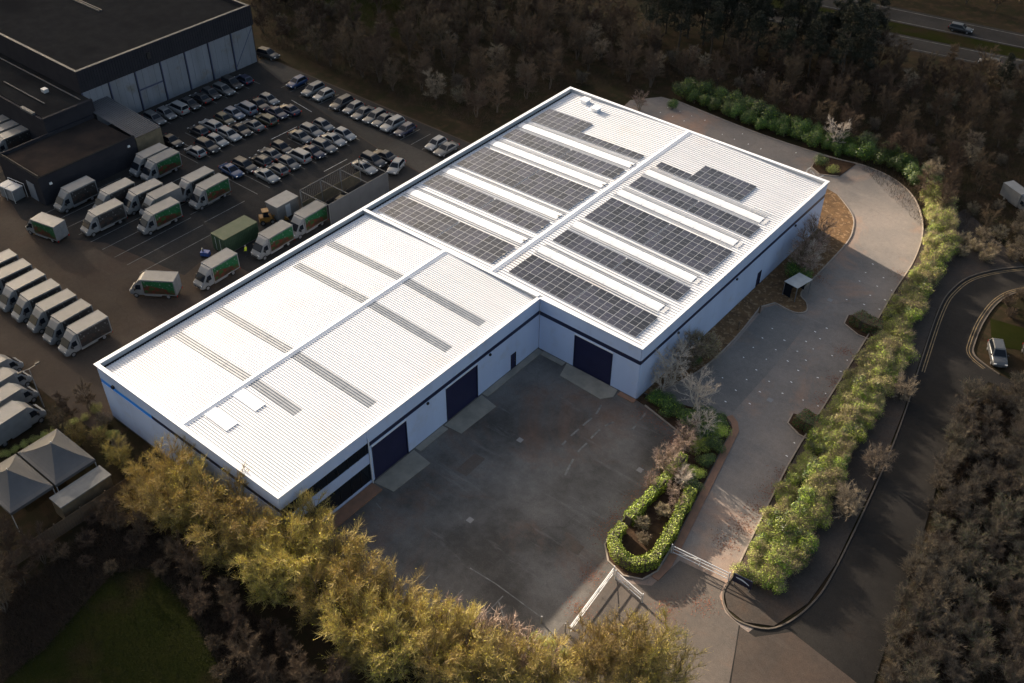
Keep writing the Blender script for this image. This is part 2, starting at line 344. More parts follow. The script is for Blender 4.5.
for nm, ln in (('road_kerb', KERB_R), ('turning_kerb', KERB_R2)): kerb(nm, ln, m=M_kerbdark)
kerb('far_road_kerb', smooth_line(ROAD_R, 5), h=.06, m=M_road)
sheet('entrance_asphalt', [(57.3, -22.4), (58.6, -23.2), (61.4, -21.4), (61.9, -17.0), (66.8, -16.4), (67.2, -18.2), (68.6, -19.5), (70.4, -19.9), (72.8, -26), (75, -60), (57.6, -60)], 0.009, M_entr)
sheet('sunlit_junction', [(70.3, -19.95), (72.2, -20.1), (74.6, -17.4), (82.4, -18.6), (85.6, -32), (93, -60), (75.2, -60), (73.0, -26)], 0.005, M_sunlit_junc)  # same road in a lighter tone where sun falls, sunlight put in colour
lines_later = [((70.4, -19.9), (72.9, -26)), ((72.9, -26), (75.1, -60))]
sheet('parking_bays', [(48.9, 5.0), (49.0, 17), (48.4, 25.4), (49.2, 26.9), (54.2, 26.6), (55.0, 16), (55.2, 5.4), (52.5, 5.2)], 0.0065, M_bays)
for nm, ln, off in (('yellow_line', KERB_R[44:], -0.45), ('yellow_line', KERB_R[44:], -0.75), ('yellow_line', KERB_R2[4:], 0.45), ('yellow_line', KERB_R2[4:], 0.75)):
    tag(ribbon(ln, 0.11, 0.001, 0.005, off).build(nm, M_yellow), kind='structure')

# island planting bed, its kerb and the brick strip beside it
ISLAND = [(45.3, -0.15), (46.6, -0.3), (53.6, -1.9), (54.2, -6), (54.4, -11), (54.5, -17.5), (54.9, -20.2), (56.4, -21.7), (58.6, -22.2), (60.3, -21.4), (60.9, -19.6), (60.4, -16.2), (56.4, 3.0), (54.7, 4.3), (51, 2.9), (45.3, 1.2)]
tag(MB().prism(ISLAND, -0.05, 0.14).build('planting_bed', M_bark_mulch), kind='structure')
kerb('bed_kerb', ISLAND[1:12], h=0.16)
BR = [(61.2, -20.5), (61.3, -18.4), (60.9, -16.0), (56.95, 2.9), (56.2, 3.9), (55.2, 4.5)]
tag(ribbon(BR, 0.8, -0.05, 0.10).build('brick_strip', M_brick), kind='structure')
VERGE = smooth_line([(46.2, 1.6), (48.3, 9), (48.6, 17), (47.9, 25.2)], 3)+smooth_line([(49, 27.2), (51.9, 27.0), (53.0, 28.2), (52.2, 29.9), (50.6, 31.5), (50.4, 38), (50.2, 46), (49.4, 50), (47.6, 53.7), (43.5, 57.4)], 4)
tag(MB().prism([(45.25, 1.6)]+VERGE+[(41.5, 58), (41.5, 47.3), (45.25, 47.3)], -0.05, 0.09).build('planted_verge', M_soil), kind='structure')
kerb('verge_kerb', VERGE[1:])
for pts in ([(57.6, 31.0), (58.0, 29.0), (60.4, 28.0), (63.5, 28.2), (63.0, 32.2), (60, 31.8)], [(60.7, 9.6), (61.0, 7.8), (62.9, 6.9), (65.6, 7.0), (65.2, 10.2), (63.2, 10.4)], [(35.6, 66.6), (36.6, 62.4), (38.6, 61.2), (41.2, 62.6), (41.6, 67.8)]):
    tag(MB().prism(pts, -0.05, 0.11).build('shrub_bed', M_bark_mulch), kind='structure')
    kerb('shrub_bed_kerb', pts[:-1] if len(pts) < 6 else pts[:5], h=0.13)
tag(MB().prism([(67.0, -15.2), (67.25, -17.4), (68.6, -19.0), (70.6, -19.3), (73.0, -17.9), (74.3, -13.5), (74.3, -7.5), (72.4, 7.7), (70.5, 18.6), (68.4, 28.4), (66.2, 39.4), (65.9, 45), (67.0, 50.5), (71.6, 57), (60, 66), (57.4, 57), (59.5, 48.6), (60.3, 40.2), (61.7, 27.7), (63.9, 5.5), (65.3, -4)], -0.06, 0.07).build('hedge_bank', M_foot), kind='structure')

# left car park: concrete apron, bay tarmac with the shed's cast shadow painted in, pale lane
sheet('service_apron', [(-95, -44), (0.3, -44), (0.3, 30), (-4, 33.6), (-75, 33.6), (-95, 33)], 0.0, M_conc)
sheet('shadowed_car_park', [(-60.5, -21.5), (-46, -25.5), (-37, -24.7), (-31, -21.2), (-25.4, -20.3), (-16.2, -18.9), (-17.6, -13.2), (-3, -12.5), (-3, 20.5), (-21, 22.6), (-43, 26.4), (-60.5, 31.0)], 0.004, M_cpark)
sheet('pale_lane', [(-60.5, 31.1), (-43, 26.6), (-21, 22.8), (-3, 20.7), (-3, 33.2), (-60.5, 33.4)], 0.0045, M_pale)
sheet('hedge_bays', [(-50, 26.7), (-44, 26.85), (-8, 26.6), (-8, 33.3), (-50, 33.3)], 0.009, M_cpark)
def lines(name, segs, w, z, m):
    mb = MB()
    for (a, b) in segs:
        a = Vector(a); b = Vector(b); d = (b-a).normalized(); n_ = Vector((-d.y, d.x))*w/2
        mb.add([(*(a-n_), z), (*(b-n_), z), (*(b+n_), z), (*(a+n_), z)], [(0, 1, 2, 3)])
    return tag(mb.build(name, m), kind='structure')
lines('tarmac_joint', lines_later, 0.10, 0.0115, M_road)
rng = random.Random(4)
seg = [((x, -22.5), (x, -9.5)) for x in np.arange(-44.5, -19.5, 2.9)]+[((x, -9), (x, -1.5)) for x in np.arange(-47, -24, 3.2)]
seg += [((-57.5, y), (-53, y)) for y in np.arange(-1, 27, 2.4)]+[((-48.6, y), (-39, y)) for y in np.arange(1, 24, 2.4)]
seg += [((-34.2, y), (-24.6, y)) for y in np.arange(1, 23.5, 2.4)]+[((-52, -23.6), (-20, -9.3))]*0
lines('bay_marking', seg, 0.10, 0.009, M_line2)
lines('bay_marking', [((x, 26.9), (x, 31.6)) for x in np.arange(-49, -8, 2.45)], 0.10, 0.0135, M_line2)
lines('bay_marking', [((-44, 24.9), (-38, 24.2)), ((-36, 13.4), (-36, 19)), ((-21.8, 12), (-21.8, 17))], 0.12, 0.0135, M_line)
# right parking: worn white bay dots
dots = MB()
def dot(x, y, a=0.0, l=0.34, w=0.11):
    l *= .62
    c, s_ = math.cos(a), math.sin(a); p = [(x+c*u-s_*v, y+s_*u+c*v, 0.0085) for u, v in ((-l/2, -w/2), (l/2, -w/2), (l/2, w/2), (-l/2, w/2))]
    dots.add(p, [(0, 1, 2, 3)])
for r0 in ((51.2, 3, 26), (53.6, 2, 26), (55.9, 6, 26)):
    for y in np.arange(r0[1]+2, r0[2], 2.45):
        if rng.random() < 0.85: dot(r0[0]+rng.uniform(-.08, .08), y+rng.uniform(-.08, .08), rng.uniform(-.3, .3), rng.uniform(.22, .45))
for r0 in ((-0.6, 3, 47), (-2.5, 10, 46), (-4.9, 12, 45)):
    for y in np.arange(r0[1], r0[2], 2.45):
        xe = 61.5+(27.7-y)*0.1 if y < 40 else 60.2
        if rng.random() < 0.85 and not (27 < y < 33 or 6 < y < 11): dot(xe+r0[0]+rng.uniform(-.08, .08), y+rng.uniform(-.08, .08), rng.uniform(-.3, .3), rng.uniform(.22, .45))
for y0 in (65.0, 62.6, 60.2):
    for x in np.arange(8, 34, 2.45):
        if rng.random() < 0.7: dot(x+rng.uniform(-.1, .1), y0+rng.uniform(-.1, .1)+0.0, math.pi/2, rng.uniform(.25, .5))
tag(dots.build('bay_dots', pmat('bay_stud_white', (0.85, 0.85, 0.84), None, 1, .6)), kind='structure')
# speed roundel painted behind the building
c0 = px(816, 172); mb = MB()
cx, cy = c0[0], c0[1]
for i in range(32):
    a0, a1 = 2*math.pi*i/32, 2*math.pi*(i+1)/32
    mb.add([(cx+r*math.cos(a)*1.0, cy+r*math.sin(a)*1.35, 0.0085) for r, a in ((1.25, a0), (1.5, a0), (1.5, a1), (1.25, a1))], [(0, 1, 2, 3)])
def strokes(mb, pts, ox, oy, s, z=0.0085, w=0.16):
    ux, uy = Vector((0.62, 0.78)), Vector((-0.78, 0.62))   # reading direction across the lane
    for a, b in pts:
        A = Vector((ox, oy))+ux*a[0]*s+uy*a[1]*s; B = Vector((ox, oy))+ux*b[0]*s+uy*b[1]*s
        d = (B-A).normalized(); n_ = Vector((-d.y, d.x))*w/2; A -= d*w/2; B += d*w/2
        mb.add([(*(A-n_), z), (*(B-n_), z), (*(B+n_), z), (*(A+n_), z)], [(0, 1, 2, 3)])
strokes(mb, [((-.55, -.6), (-.55, .6)), ((-.55, .6), (-.8, .4))], cx, cy, 1.0)
strokes(mb, [((.7, .6), (.1, .6)), ((.1, .6), (.1, .1)), ((.1, .1), (.6, .1)), ((.6, .1), (.65, -.5)), ((.65, -.5), (.1, -.6))], cx, cy, 1.0)
tag(mb.build('road_roundel', M_line), kind='structure')
# worn arcs and lines in the yard
arc = []
for pts in ([(614, 422), (605, 426), (595, 434), (587, 443), (578, 452), (569, 467), (562, 482)], [(601, 405), (596, 414), (587, 422), (579, 429), (571, 436), (562, 445)], [(647, 412), (640, 420), (632, 430)]):
    P = smooth_line([px(*p) for p in pts], 6)
    for i in range(len(P)-1):
        if i % 9 < 6: arc.append((P[i], P[i+1]))
lines('worn_arc', arc, 0.24, 0.0125, M_line2)
yl = [((470, 568), (496, 584)), ((496, 584), (541, 617)), ((424, 588), (448, 606)), ((463, 590), (446, 606)), ((503, 596), (484, 616)), ((498, 600), (509, 632)), ((430, 575), (421, 584)), ((376, 503), (383, 511))]
lines('yard_line', [(px(*a), px(*b)) for a, b in yl], 0.12, 0.0126, M_line2)
for i, (xx, yy) in enumerate(((520, 440), (470, 520), (640, 470), (770, 400), (830, 300))):
    c_ = px(xx, yy); b_ = MB().box(c_[0]-.32, c_[0]+.32, c_[1]-.32, c_[1]+.32, .004, .013)
    for k in range(5): b_.box(c_[0]-.26, c_[0]+.26, c_[1]-.24+k*.11, c_[1]-.19+k*.11, .013, .017)
    tag(b_.build('drain_cover', M_steel), kind='structure')
for xx, yy, w_, l_ in ((455, 470, 1.6, 3.4), (560, 545, 2.2, 1.4)):
    c_ = px(xx, yy); sheet('tarmac_repair', [(c_[0], c_[1]), (c_[0]+w_, c_[1]+.1), (c_[0]+w_-.1, c_[1]+l_), (c_[0]+.05, c_[1]+l_-.1)], .0125, M_entr)
# far dual carriageway
def road_band(name, e0, e1, z, m):
    a0, a1 = Vector(px(*e0[0])), Vector(px(*e0[1])); b0, b1 = Vector(px(*e1[0])), Vector(px(*e1[1]))
    d = ((a1-a0).normalized()+(b1-b0).normalized()).normalized()
    return sheet(name, [tuple(a0-d*60), tuple(a1+d*80), tuple(b1+d*80), tuple(b0-d*60)], z, m), d
_, RD = road_band('far_carriageway', ((870, 2), (1024, 34)), ((870, 17), (1024, 49)), 0.0, M_cpark)
road_band('central_reservation', ((870, 17.3), (1024, 49.3)), ((870, 28), (1024, 59)), 0.0, M_grass)
road_band('near_carriageway', ((870, 28.3), (1024, 59.3)), ((870, 42), (1024, 74)), 0.0, M_cpark)
for e in (((870, 4), (1024, 36)), ((870, 15.5), (1024, 47.5)), ((870, 30), (1024, 61)), ((870, 40), (1024, 72))):
    a, b = Vector(px(*e[0])), Vector(px(*e[1])); d = (b-a).normalized(); lines('carriageway_line', [(a-d*60, b+d*80)], 0.13, 0.005, M_line2)
# grass field, bottom left
FIELD = [px(*p) for p in ((-60, 740), (45, 645), (115, 572), (150, 566), (185, 590), (215, 640), (240, 700), (250, 800), (-60, 900))]
sheet('grass_field', FIELD, 0.0, M_grass)
sheet('rough_grass', [px(*p) for p in ((290, -12), (330, 10), (400, 40), (440, 30), (420, 5), (340, -15))], 0.0, M_grass)
sheet('side_lawn', [px(*p) for p in ((990, 318), (1030, 330), (1030, 352), (992, 345))], 0.0, M_grass)

# ================================================================== WAREHOUSE
LA, LB, W1, W2 = 41.08, 46.91, 30.36, 45.18
wh = empty('warehouse', (0, 0, 0), 0, 'large white-roofed L-shaped warehouse with pale blue walls and navy shutters', 'warehouse')
def wbox(ax, const, sgn, a0, a1, z0, z1, o0, o1, mb=None):
    mb = mb or MB()
    if ax == 'y': mb.box(const+sgn*o0, const+sgn*o1, a0, a1, z0, z1)
    else: mb.box(a0, a1, const+sgn*o0, const+sgn*o1, z0, z1)
    return mb
def facade(ax, const, sgn, a0, a1, openings=(), band=M_band, fo=0.10):
    """openings: (a_lo, a_hi, z_top, kind). lower cladding panels, navy band, fascia panels"""
    op = sorted(openings)
    spans = []; cur = a0
    for o in op: spans.append((cur, o[0])); cur = o[1]
    spans.append((cur, a1))
    for s0, s1 in spans:
        n = max(1, round((s1-s0)/5.2)); w = (s1-s0)/n
        for i in range(n):
            wbox(ax, const, sgn, s0+i*w+0.008, s0+(i+1)*w-0.008, 0.12, 5.40, 0.0, 0.10).build('wall_panel', M_wall, wh)
        wbox(ax, const, sgn, s0+.002, s1-.002, -0.05, 0.115, -0.05, 0.13).build('plinth', M_core, wh)
    for lo, hi, zt, kind in op:
        if zt < 5.3: wbox(ax, const, sgn, lo+.004, hi-.004, zt+0.02, 5.40, 0.0, 0.098).build('lintel_panel', M_wall, wh)
        if kind == 'shutter':
            mb = MB(); z = 0.0
            while z < zt-0.05:
                wbox(ax, const, sgn, lo+.08, hi-.08, z+0.012, min(z+0.30, zt-0.01), -0.02, 0.03, mb); z += 0.30
            wbox(ax, const, sgn, lo+.08, hi-.08, 0, zt-.02, -0.03, 0.012, mb)
            d = mb.build('shutter_door', M_door, wh)
            for a in (lo+.04, hi-.04): wbox(ax, const, sgn, a-.06, a+.06, 0, zt, 0.0, 0.14).build('door_jamb', M_band, wh)
            wbox(ax, const, sgn, lo-.02, hi+.02, zt-.02, zt+0.14, 0.0, 0.17).build('door_head', M_white, wh)
        else:
            d = wbox(ax, const, sgn, lo+.06, hi-.06, 0.02, zt-.03, -0.02, 0.03).build('personnel_door', M_door, wh)
            wbox(ax, const, sgn, hi-.22, hi-.12, 1.0, 1.05, 0.03, 0.09).build('door_handle', M_steel, d)
            mb = wbox(ax, const, sgn, lo, lo+.06, 0, zt, 0, 0.12); wbox(ax, const, sgn, hi-.06, hi, 0, zt, 0, 0.12, mb); wbox(ax, const, sgn, lo, hi, zt-.03, zt+.02, 0, 0.12, mb)
            mb.build('door_frame', M_black, wh)
    n = max(1, round((a1-a0)/6.0)); w = (a1-a0)/n
    wbox(ax, const, sgn, a0-.05 if False else a0, a1, 5.405, 6.02, 0.0, 0.07).build('band', band, wh)
    for i in range(n):
        wbox(ax, const, sgn, a0+i*w+0.008, a0+(i+1)*w-0.008, 6.025, 7.93, 0.0, fo).build('fascia_panel', M_wall, wh)

def core(x0, x1, y0, y1, z1=7.92):
    return MB().box(x0, x1, y0, y1, -0.05, z1)
# solid wall cores (also the parapet upstand seen from the roof)
T = 0.22
for b in ((0, T, -LA, LB), (T, W1-T, -LA, -LA+T), (W1-T, W1, -LA, 0), (T, W2-T, LB-T, LB), (W2-T, W2, 0, LB), (W1, W2-T, 0, T)):
    core(*b).build('wall_core', M_parapet, wh)
MB().box(T, W1, 0.0, T, 6.0, 7.90).build('dividing_parapet', M_parapet, wh)
facade('y', W1, 1, -29.3, 0.0, [(-28.85, -23.6, 5.15, 'shutter'), (-17.15, -11.7, 5.2, 'shutter'), (-5.55, -4.55, 2.4, 'door')])
facade('x', 0.0, -1, W1+.2, W2, [(35.9, 41.45, 5.15, 'shutter')])
facade('y', W2, 1, 0.0, LB, [(28.5, 29.6, 2.4, 'door')])
facade('x', LB, 1, 0.0, W2)
facade('y', 0.0, -1, -LA, LB, [(-30, -25, 5.1, 'shutter'), (15, 20, 5.1, 'shutter')])
facade('x', -LA, -1, 0.0, 9.4, band=M_blue, fo=0.09)
facade('x', -LA, -1, 9.4, W1, fo=0.09)
# office end: ribbon glazing
mb = wbox('y', W1, 1, -LA, -29.32, -0.05, 0.42, 0, 0.10); mb.build('wall_panel', M_wall, wh)
for a in (-LA, -35.2): wbox('y', W1, 1, a+.005, a+5.87, 3.05, 4.55, 0.0, 0.10).build('wall_panel', M_wall, wh)
for i in range(2): wbox('y', W1, 1, -LA+i*5.88+.005, -LA+(i+1)*5.88-.005, 6.12, 7.93, 0.0, 0.10).build('fascia_panel', M_wall, wh)
for z0, z1 in ((0.46, 3.0), (4.6, 6.07)):
    for i in range(8):
        w = (LA-29.32)/8; a = -LA+i*w
        f = wbox('y', W1, 1, a+.004, a+.06, z0, z1, 0, 0.09)
        f.build('window_mullion', M_black, wh)
        wbox('y', W1, 1, a+.06, a+w+.002, z0, z1, 0.0, 0.05).build('window_pane', M_glass, wh)
mb = MB().bar((W1+.28, -29.35, 0), (W1+.28, -29.35, 6.9), 0.07, 8); mb.build('downpipe', M_white, wh)
for y in (-39.0, -33.8, -20.2, -9.5):
    MB().box(W1+.1, W1+.32, y-.12, y+.12, 5.1, 5.35).build('wall_light', M_black, wh)
MB().box(2.5, 2.85, -LA-.36, -LA-.06, 6.05, 6.4).build('wall_light', M_black, wh)
for y in (8, 22, 38): MB().box(W2+.1, W2+.3, y-.12, y+.12, 5.1, 5.35).build('wall_light', M_black, wh)
# coping
CO = [(0, -LA), (W1, -LA), (W1, 0), (W2, 0), (W2, LB), (0, LB)]
for i in range(6):
    (xa, ya), (xb, yb) = CO[i], CO[(i+1) % 6]
    e = 0.24; L0 = Vector((xb-xa, yb-ya)).length; d = Vector((xb-xa, yb-ya))/L0; n_ = Vector((d.y, -d.x))
    s0 = -0.0; ln = L0
    a = Vector((xa, ya)); conv_a = e if i != 2 else -0.0; conv_b = e if i != 1 else 0.0
    # start trimmed, end carried over the corner so no two copings overlap
    st = a+d*( 0.24 if i != 3-1 and i != 2 else 0.0); 
    A = a+d*(-e if False else (0.25 if i not in (2,) else 0.24)); B = Vector((xb, yb))+d*(e if i not in (1,) else -0.245)
    p = [A+n_*0.24, B+n_*0.24, B-n_*0.24, A-n_*0.24]
    if i == 1: pass
    MB().hexa([(q_.x, q_.y, 7.935) for q_ in p]+[(q_.x, q_.y, 8.02) for q_ in p]).build('coping', M_white, wh)
MB().box(0.26, W1-0.25, -0.12, 0.34, 7.905, 8.0).build('coping', M_white, wh)
# ------- roofs
PITCHR = 1/3.0
def ribbed(y0, y1, xa, za, xb, zb, h=None):
    h = h or (0.085 if PITCHR < .4 else 0.11)
    prof = [(y0, 0.0)]; y = math.ceil(y0/PITCHR-1e-6)*PITCHR
    while y+0.08 < y1:
        if y-0.07 > y0: prof += [(y-.05, 0), (y-.035, h), (y+.02, h), (y+.07, 0)]
        y += PITCHR
    prof.append((y1, 0.0))
    mb = MB(); n = len(prof)
    vs = [(xa, p[0], za+p[1]) for p in prof]+[(xb, p[0], zb+p[1]) for p in prof]
    flip = xb < xa
    mb.add(vs, [((i, n+i, n+i+1, i+1) if not flip else (i, i+1, n+i+1, n+i)) for i in range(n-1)])
    return mb
E1, RD1 = 7.42, 7.88
def zl(x): return E1+(RD1-E1)*(1-abs(x-W1/2)/(W1/2-0.6))
NWL = [(-31.7, 2.0, 15.0), (-25.75, 2.0, 15.0), (-13.65, 2.2, 15.0), (-7.7, 2.0, 15.0)]
XL0, XL1, XM = 0.62, W1-0.62, W1/2
def seams(a, b, n):
    c = [a]+[(round((a+(b-a)*i/n)/PITCHR)+.5)*PITCHR for i in range(1, n)]+[b]; return c
def slope(xe, xr, y0, y1, zf, lights, cut):
    """roof sheets of one slope between y0 and y1 with rooflight strips let in; lights: (yc, x_near_eave)"""
    hw = 2*PITCHR
    cur = y0
    for yc, xs in sorted(lights):
        a = round((yc-hw)/PITCHR)*PITCHR-PITCHR/2; b = a+4*PITCHR
        n = max(1, round((a-cur)/4.0)); cuts = seams(cur, a, n)
        for i in range(n): ribbed(cuts[i], cuts[i+1], xe, zf(xe), xr, zf(xr)).build('roof_sheet', M_roof, wh)
        ribbed(a, b, xe, zf(xe), xs, zf(xs)).build('roof_sheet', M_roof, wh)
        k = 3; 
        for j in range(k):
            x0 = xs+(xr-xs)*j/k; x1 = xs+(xr-xs)*(j+1)/k
            ribbed(a, b, x0, zf(x0)+.008*(j % 2), x1, zf(x1)+.008*(j % 2)).build('rooflight', M_rooflight, wh)
        cur = b
    n = max(1, round((y1-cur)/4.0)); cuts = seams(cur, y1, n)
    for i in range(n): ribbed(cuts[i], cuts[i+1], xe, zf(xe), xr, zf(xr)).build('roof_sheet', M_roof, wh)
slope(XL0, XM-.02, -LA+T+.02, -0.02, zl, [(a, b) for a, b, c in NWL], None)
slope(XL1, XM+.02, -LA+T+.02, -0.02, zl, [(-31.7, 22.8), (-25.75, 27.9), (-13.65, 28.1), (-7.7, 28.0)], None)
MB().box(T+.01, XL0+.12, -LA+T+.01, -.01, 6.98, 7.16).build('gutter', M_gutter, wh)
MB().box(XL1-.12, W1-T-.01, -LA+T+.01, -.01, 6.98, 7.16).build('gutter', M_gutter, wh)
MB().box(T+.002, T+.03, -LA+T+.01, -.01, 7.0, 7.40).build('gutter_lining', M_gutter, wh)
MB().box(T+.002, T+.03, T+.13, LB-T-.01, 7.0, 7.38).build('gutter_lining', M_gutter, wh)
def ridge(x, y0, y1, z, w=0.42):
    mb = MB(); mb.add([(x-w, y0, z+.02), (x, y0, z+.14), (x+w, y0, z+.02), (x-w, y1, z+.02), (x, y1, z+.14), (x+w, y1, z+.02),
                       (x-w, y0, z-.08), (x+w, y0, z-.08), (x-w, y1, z-.08), (x+w, y1, z-.08)],
                      [(0, 1, 4, 3), (1, 2, 5, 4), (6, 0, 3, 8), (2, 7, 9, 5), (0, 6, 7, 2, 1), (3, 4, 5, 9, 8)])
    return mb
ridge(XM, -LA+T+.03, -.15, RD1+.03).build('ridge_cap', M_white, wh)
for yc in (-37.75, -33.95):
    xa, xb = XM+.5, XM+4.1
    MB().hexa([(xa, yc-.75, zl(xa)+.06), (xb, yc-.75, zl(xb)+.06), (xb, yc+.75, zl(xb)+.06), (xa, yc+.75, zl(xa)+.06),
               (xa, yc-.75, zl(xa)+.11), (xb, yc-.75, zl(xb)+.11), (xb, yc+.75, zl(xb)+.11), (xa, yc+.75, zl(xa)+.11)]).build('repair_sheet', M_white, wh)
# big roof
PITCHR = 0.5
E2, RD2 = 7.40, 7.94; XB0, XB1, XBM = 0.62, W2-0.62, W2/2
def zb(x): return E2+(RD2-E2)*(1-abs(x-XBM)/(XBM-0.62))
for xe, xr in ((XB0, XBM-.02), (XB1, XBM+.02)):
    slope(xe, xr, T+.14, LB-T-.02, zb, [], None)
MB().box(T+.01, XB0+.12, T+.13, LB-T-.01, 6.98, 7.16).build('gutter', M_gutter, wh)
MB().box(XB1-.12, W2-T-.01, T+.13, LB-T-.01, 6.98, 7.16).build('gutter', M_gutter, wh)
ridge(XBM, .36, LB-T-.03, RD2+.03, 0.45).build('ridge_cap', M_white, wh)
SL = math.atan((RD2-E2)/(XBM-0.62))
# barrel rooflights: a run of two-metre units on kerbs
unit = MB(); nseg = 8; hw = 0.74
U = 2.06
for k in range(nseg):
    t0, t1 = -1+2*k/nseg, -1+2*(k+1)/nseg
    for (ta, tb) in ((t0, t1),):
        za, zb_ = 0.06+0.06*(1-ta*ta), 0.06+0.06*(1-tb*tb)
        unit.add([(0.02, ta*hw, za), (U-.02, ta*hw, za), (U-.02, tb*hw, zb_), (0.02, tb*hw, zb_)], [(0, 1, 2, 3)])
unit.add([(0.02, -hw, .06), (U-.02, -hw, .06), (U-.02, -hw, 0), (0.02, -hw, 0), (0.02, hw, .06), (U-.02, hw, .06), (U-.02, hw, 0), (0.02, hw, 0)], [(0, 3, 2, 1), (4, 5, 6, 7)])
unit.box(-0.02, 0.02, -hw-.03, hw+.03, 0.0, 0.10)
for t in (0.0, U):
    unit.add([(t+(.02 if t == 0 else -.02), (-1+2*k/nseg)*hw, 0.06+0.06*(1-(-1+2*k/nseg)**2)) for k in range(nseg+1)], [tuple(range(nseg+1))])
unit_me = unit.mesh('rooflight_unit', M_barrel)
RLY = (8.1, 15.55, 25.85, 32.85)
for yc in RLY:
    for side, xs, n in ((-1, 1.0, 10), (1, 24.1, 9)):
        for i in range(n):
            x = xs+i*U
            if side < 0: rot = (0, -SL, 0)
            else: rot = (0, SL, 0)
            link('rooflight_unit', unit_me, wh, (x, yc, zb(x)+.03), rot)
        xe = xs+n*U if side > 0 else xs
        xa, xb_ = xs-.1, xs+n*U+.1
        for oy in (-1.22, -.86, .86, 1.22):
            q_ = [(xa, yc+oy-.035), (xb_, yc+oy-.035), (xb_, yc+oy+.035), (xa, yc+oy+.035)]
            MB().hexa([(x, y, zb(x)+.02) for x, y in q_]+[(x, y, zb(x)+.16) for x, y in q_]).build('rooflight_kerb', M_parapet, wh)
    x = 24.1+9*U+.35
    MB().box(x-.2, x+.35, yc-.7, yc+.7, zb(x)-.02, zb(x)+.08).build('rooflight_end_cap', M_parapet, wh)
for vx, vy in ((4.4, 45.0), (7.4, 43.7)):
    v = MB().box(vx-.55, vx+.55, vy-.55, vy+.55, zb(vx)-.05, zb(vx)+.55).build('roof_vent', M_white, wh)
    MB().box(vx-.7, vx+.7, vy-.7, vy+.7, zb(vx)+.56, zb(vx)+.66).build('vent_cap', M_white, v)
# small bracket frame on the far slope
mb = MB()
for a in np.arange(40.2, 43.4, .8): mb.bar((a, 33.9, zb(a)), (a, 33.9, zb(a)+.5), .03, 4); mb.bar((a, 34.9, zb(a)), (a, 34.9, zb(a)+.5), .03, 4)
for yy in (33.9, 34.9): mb.bar((40.2, yy, zb(40.2)+.5), (43.4, yy, zb(43.4)+.5), .03, 4)
mb.build('access_frame', M_galv, wh)
mb = MB()
for yy in (1.0, 45.5):
    pass
for yc in list(RLY)+[4.0, 12.0, 20.8, 29.5]:
    MB().box(XBM-1.3, XBM-1.0, yc-.15, yc+.15, zb(XBM-1.1), zb(XBM-1.1)+.18).build('isolator_box', M_steel, wh)

# concrete aprons by the doors
def ramp(name, pts, z, zt=None):
    return tag(MB().prism(pts, -0.04, z).build(name, M_concrete), kind='structure')
ramp('door_apron', [(35.0, -0.18), (35.7, -2.5), (41.9, -2.8), (42.9, -1.5), (42.6, -0.18)], 0.10)
ramp('door_apron', [(30.6, -17.8), (33.0, -17.6), (33.2, -11.6), (30.6, -11.2)], 0.06)
ramp('door_apron', [(30.6, -29.2), (33.2, -28.8), (33.4, -23.2), (30.6, -22.9)], 0.06)
tag(MB().box(30.55, 32.1, -40.6, -29.4, -.04, .16).build('entrance_step', M_brick), kind='structure')
for a, b in ((-22.6, -18.0), (-11.0, -0.3)):
    tag(MB().box(30.52, 31.35, a, b, -.04, 0.09).build('wall_footway', M_concrete), kind='structure')
tag(MB().box(31.4, 34.8, -0.9, -0.16, -.04, 0.08).build('wall_footway', M_concrete), kind='structure')
tag(MB().box(43.0, 45.3, -0.85, -0.16, -.04, 0.08).build('wall_footway', M_brick), kind='structure')

# ------------------------------------------------------------------ solar arrays
PW, PL = 1.03, 1.60
pm = MB(); fr = 0.028
pm.box(-PW/2, PW/2, -PL/2, PL/2, -0.035, 0.0, 0)
for y0, y1 in ((-PL/2+fr, -0.012), (0.012, PL/2-fr)):
    pm.add([(-PW/2+fr, y0, .003), (PW/2-fr, y0, .003), (PW/2-fr, y1, .003), (-PW/2+fr, y1, .003)], [(0, 1, 2, 3)], 1)
panel_me = pm.mesh('solar_panel', M_frame, M_cell)
rail_cache = {}
def array(label, x0, y0, nx, ny, side):
    zf = zb(x0)+0.17
    e = empty('solar_array', (x0, y0, zf), 0, label, 'solar array', 'solar arrays on the warehouse roof')
    e.rotation_euler = (0, -SL if side < 0 else SL, 0)
    for j in range(ny):
        for i in range(nx):
            link('solar_panel', panel_me, e, ((i+.5)*1.05, (j+.5)*1.62, 0))
    mb = MB()
    for j in range(ny):
        for q_ in (.3, .7): mb.box(0, nx*1.05, (j+q_)*1.62-.02, (j+q_)*1.62+.02, -.09, -.04)
    for j in range(ny):
        for q_ in (.3, .7):
            for k in range(0, nx+1, 3): mb.box(k*1.05-.03+.03, k*1.05+.06, (j+q_)*1.62-.025, (j+q_)*1.62+.025, -.19, -.09)
    mb.build('mounting_rail', M_galv, e)
BANDS = ((1.5, 3, 'row nearest the yard'), (10.45, 2, 'second row from the yard'), (17.45, 4, 'third row from the yard'), (27.95, 2, 'fourth row from the yard'))
for y0, ny, nm in BANDS:
    array('solar panels on left roof slope, %s, outer half' % nm, 1.35, y0, 10, ny, -1)
    array('solar panels on left roof slope, %s, ridge half' % nm, 12.05, y0, 9, ny, -1)
    array('solar panels on right roof slope, %s, ridge half' % nm, 24.25, y0, 9, ny, 1)
    array('solar panels on right roof slope, %s, outer half' % nm, 33.85, y0, 9, ny, 1)
array('bluish block of solar panels at the far left of the roof', 1.35, 34.75, 8, 3, -1)
array('single row of solar panels running from bluish block to the ridge', 9.85, 34.75, 11, 1, -1)
array('short single row of solar panels just right of ridge, far end', 24.25, 34.75, 5, 1, 1)
array('block of solar panels near far right of the roof', 29.6, 34.85, 8, 3, 1)

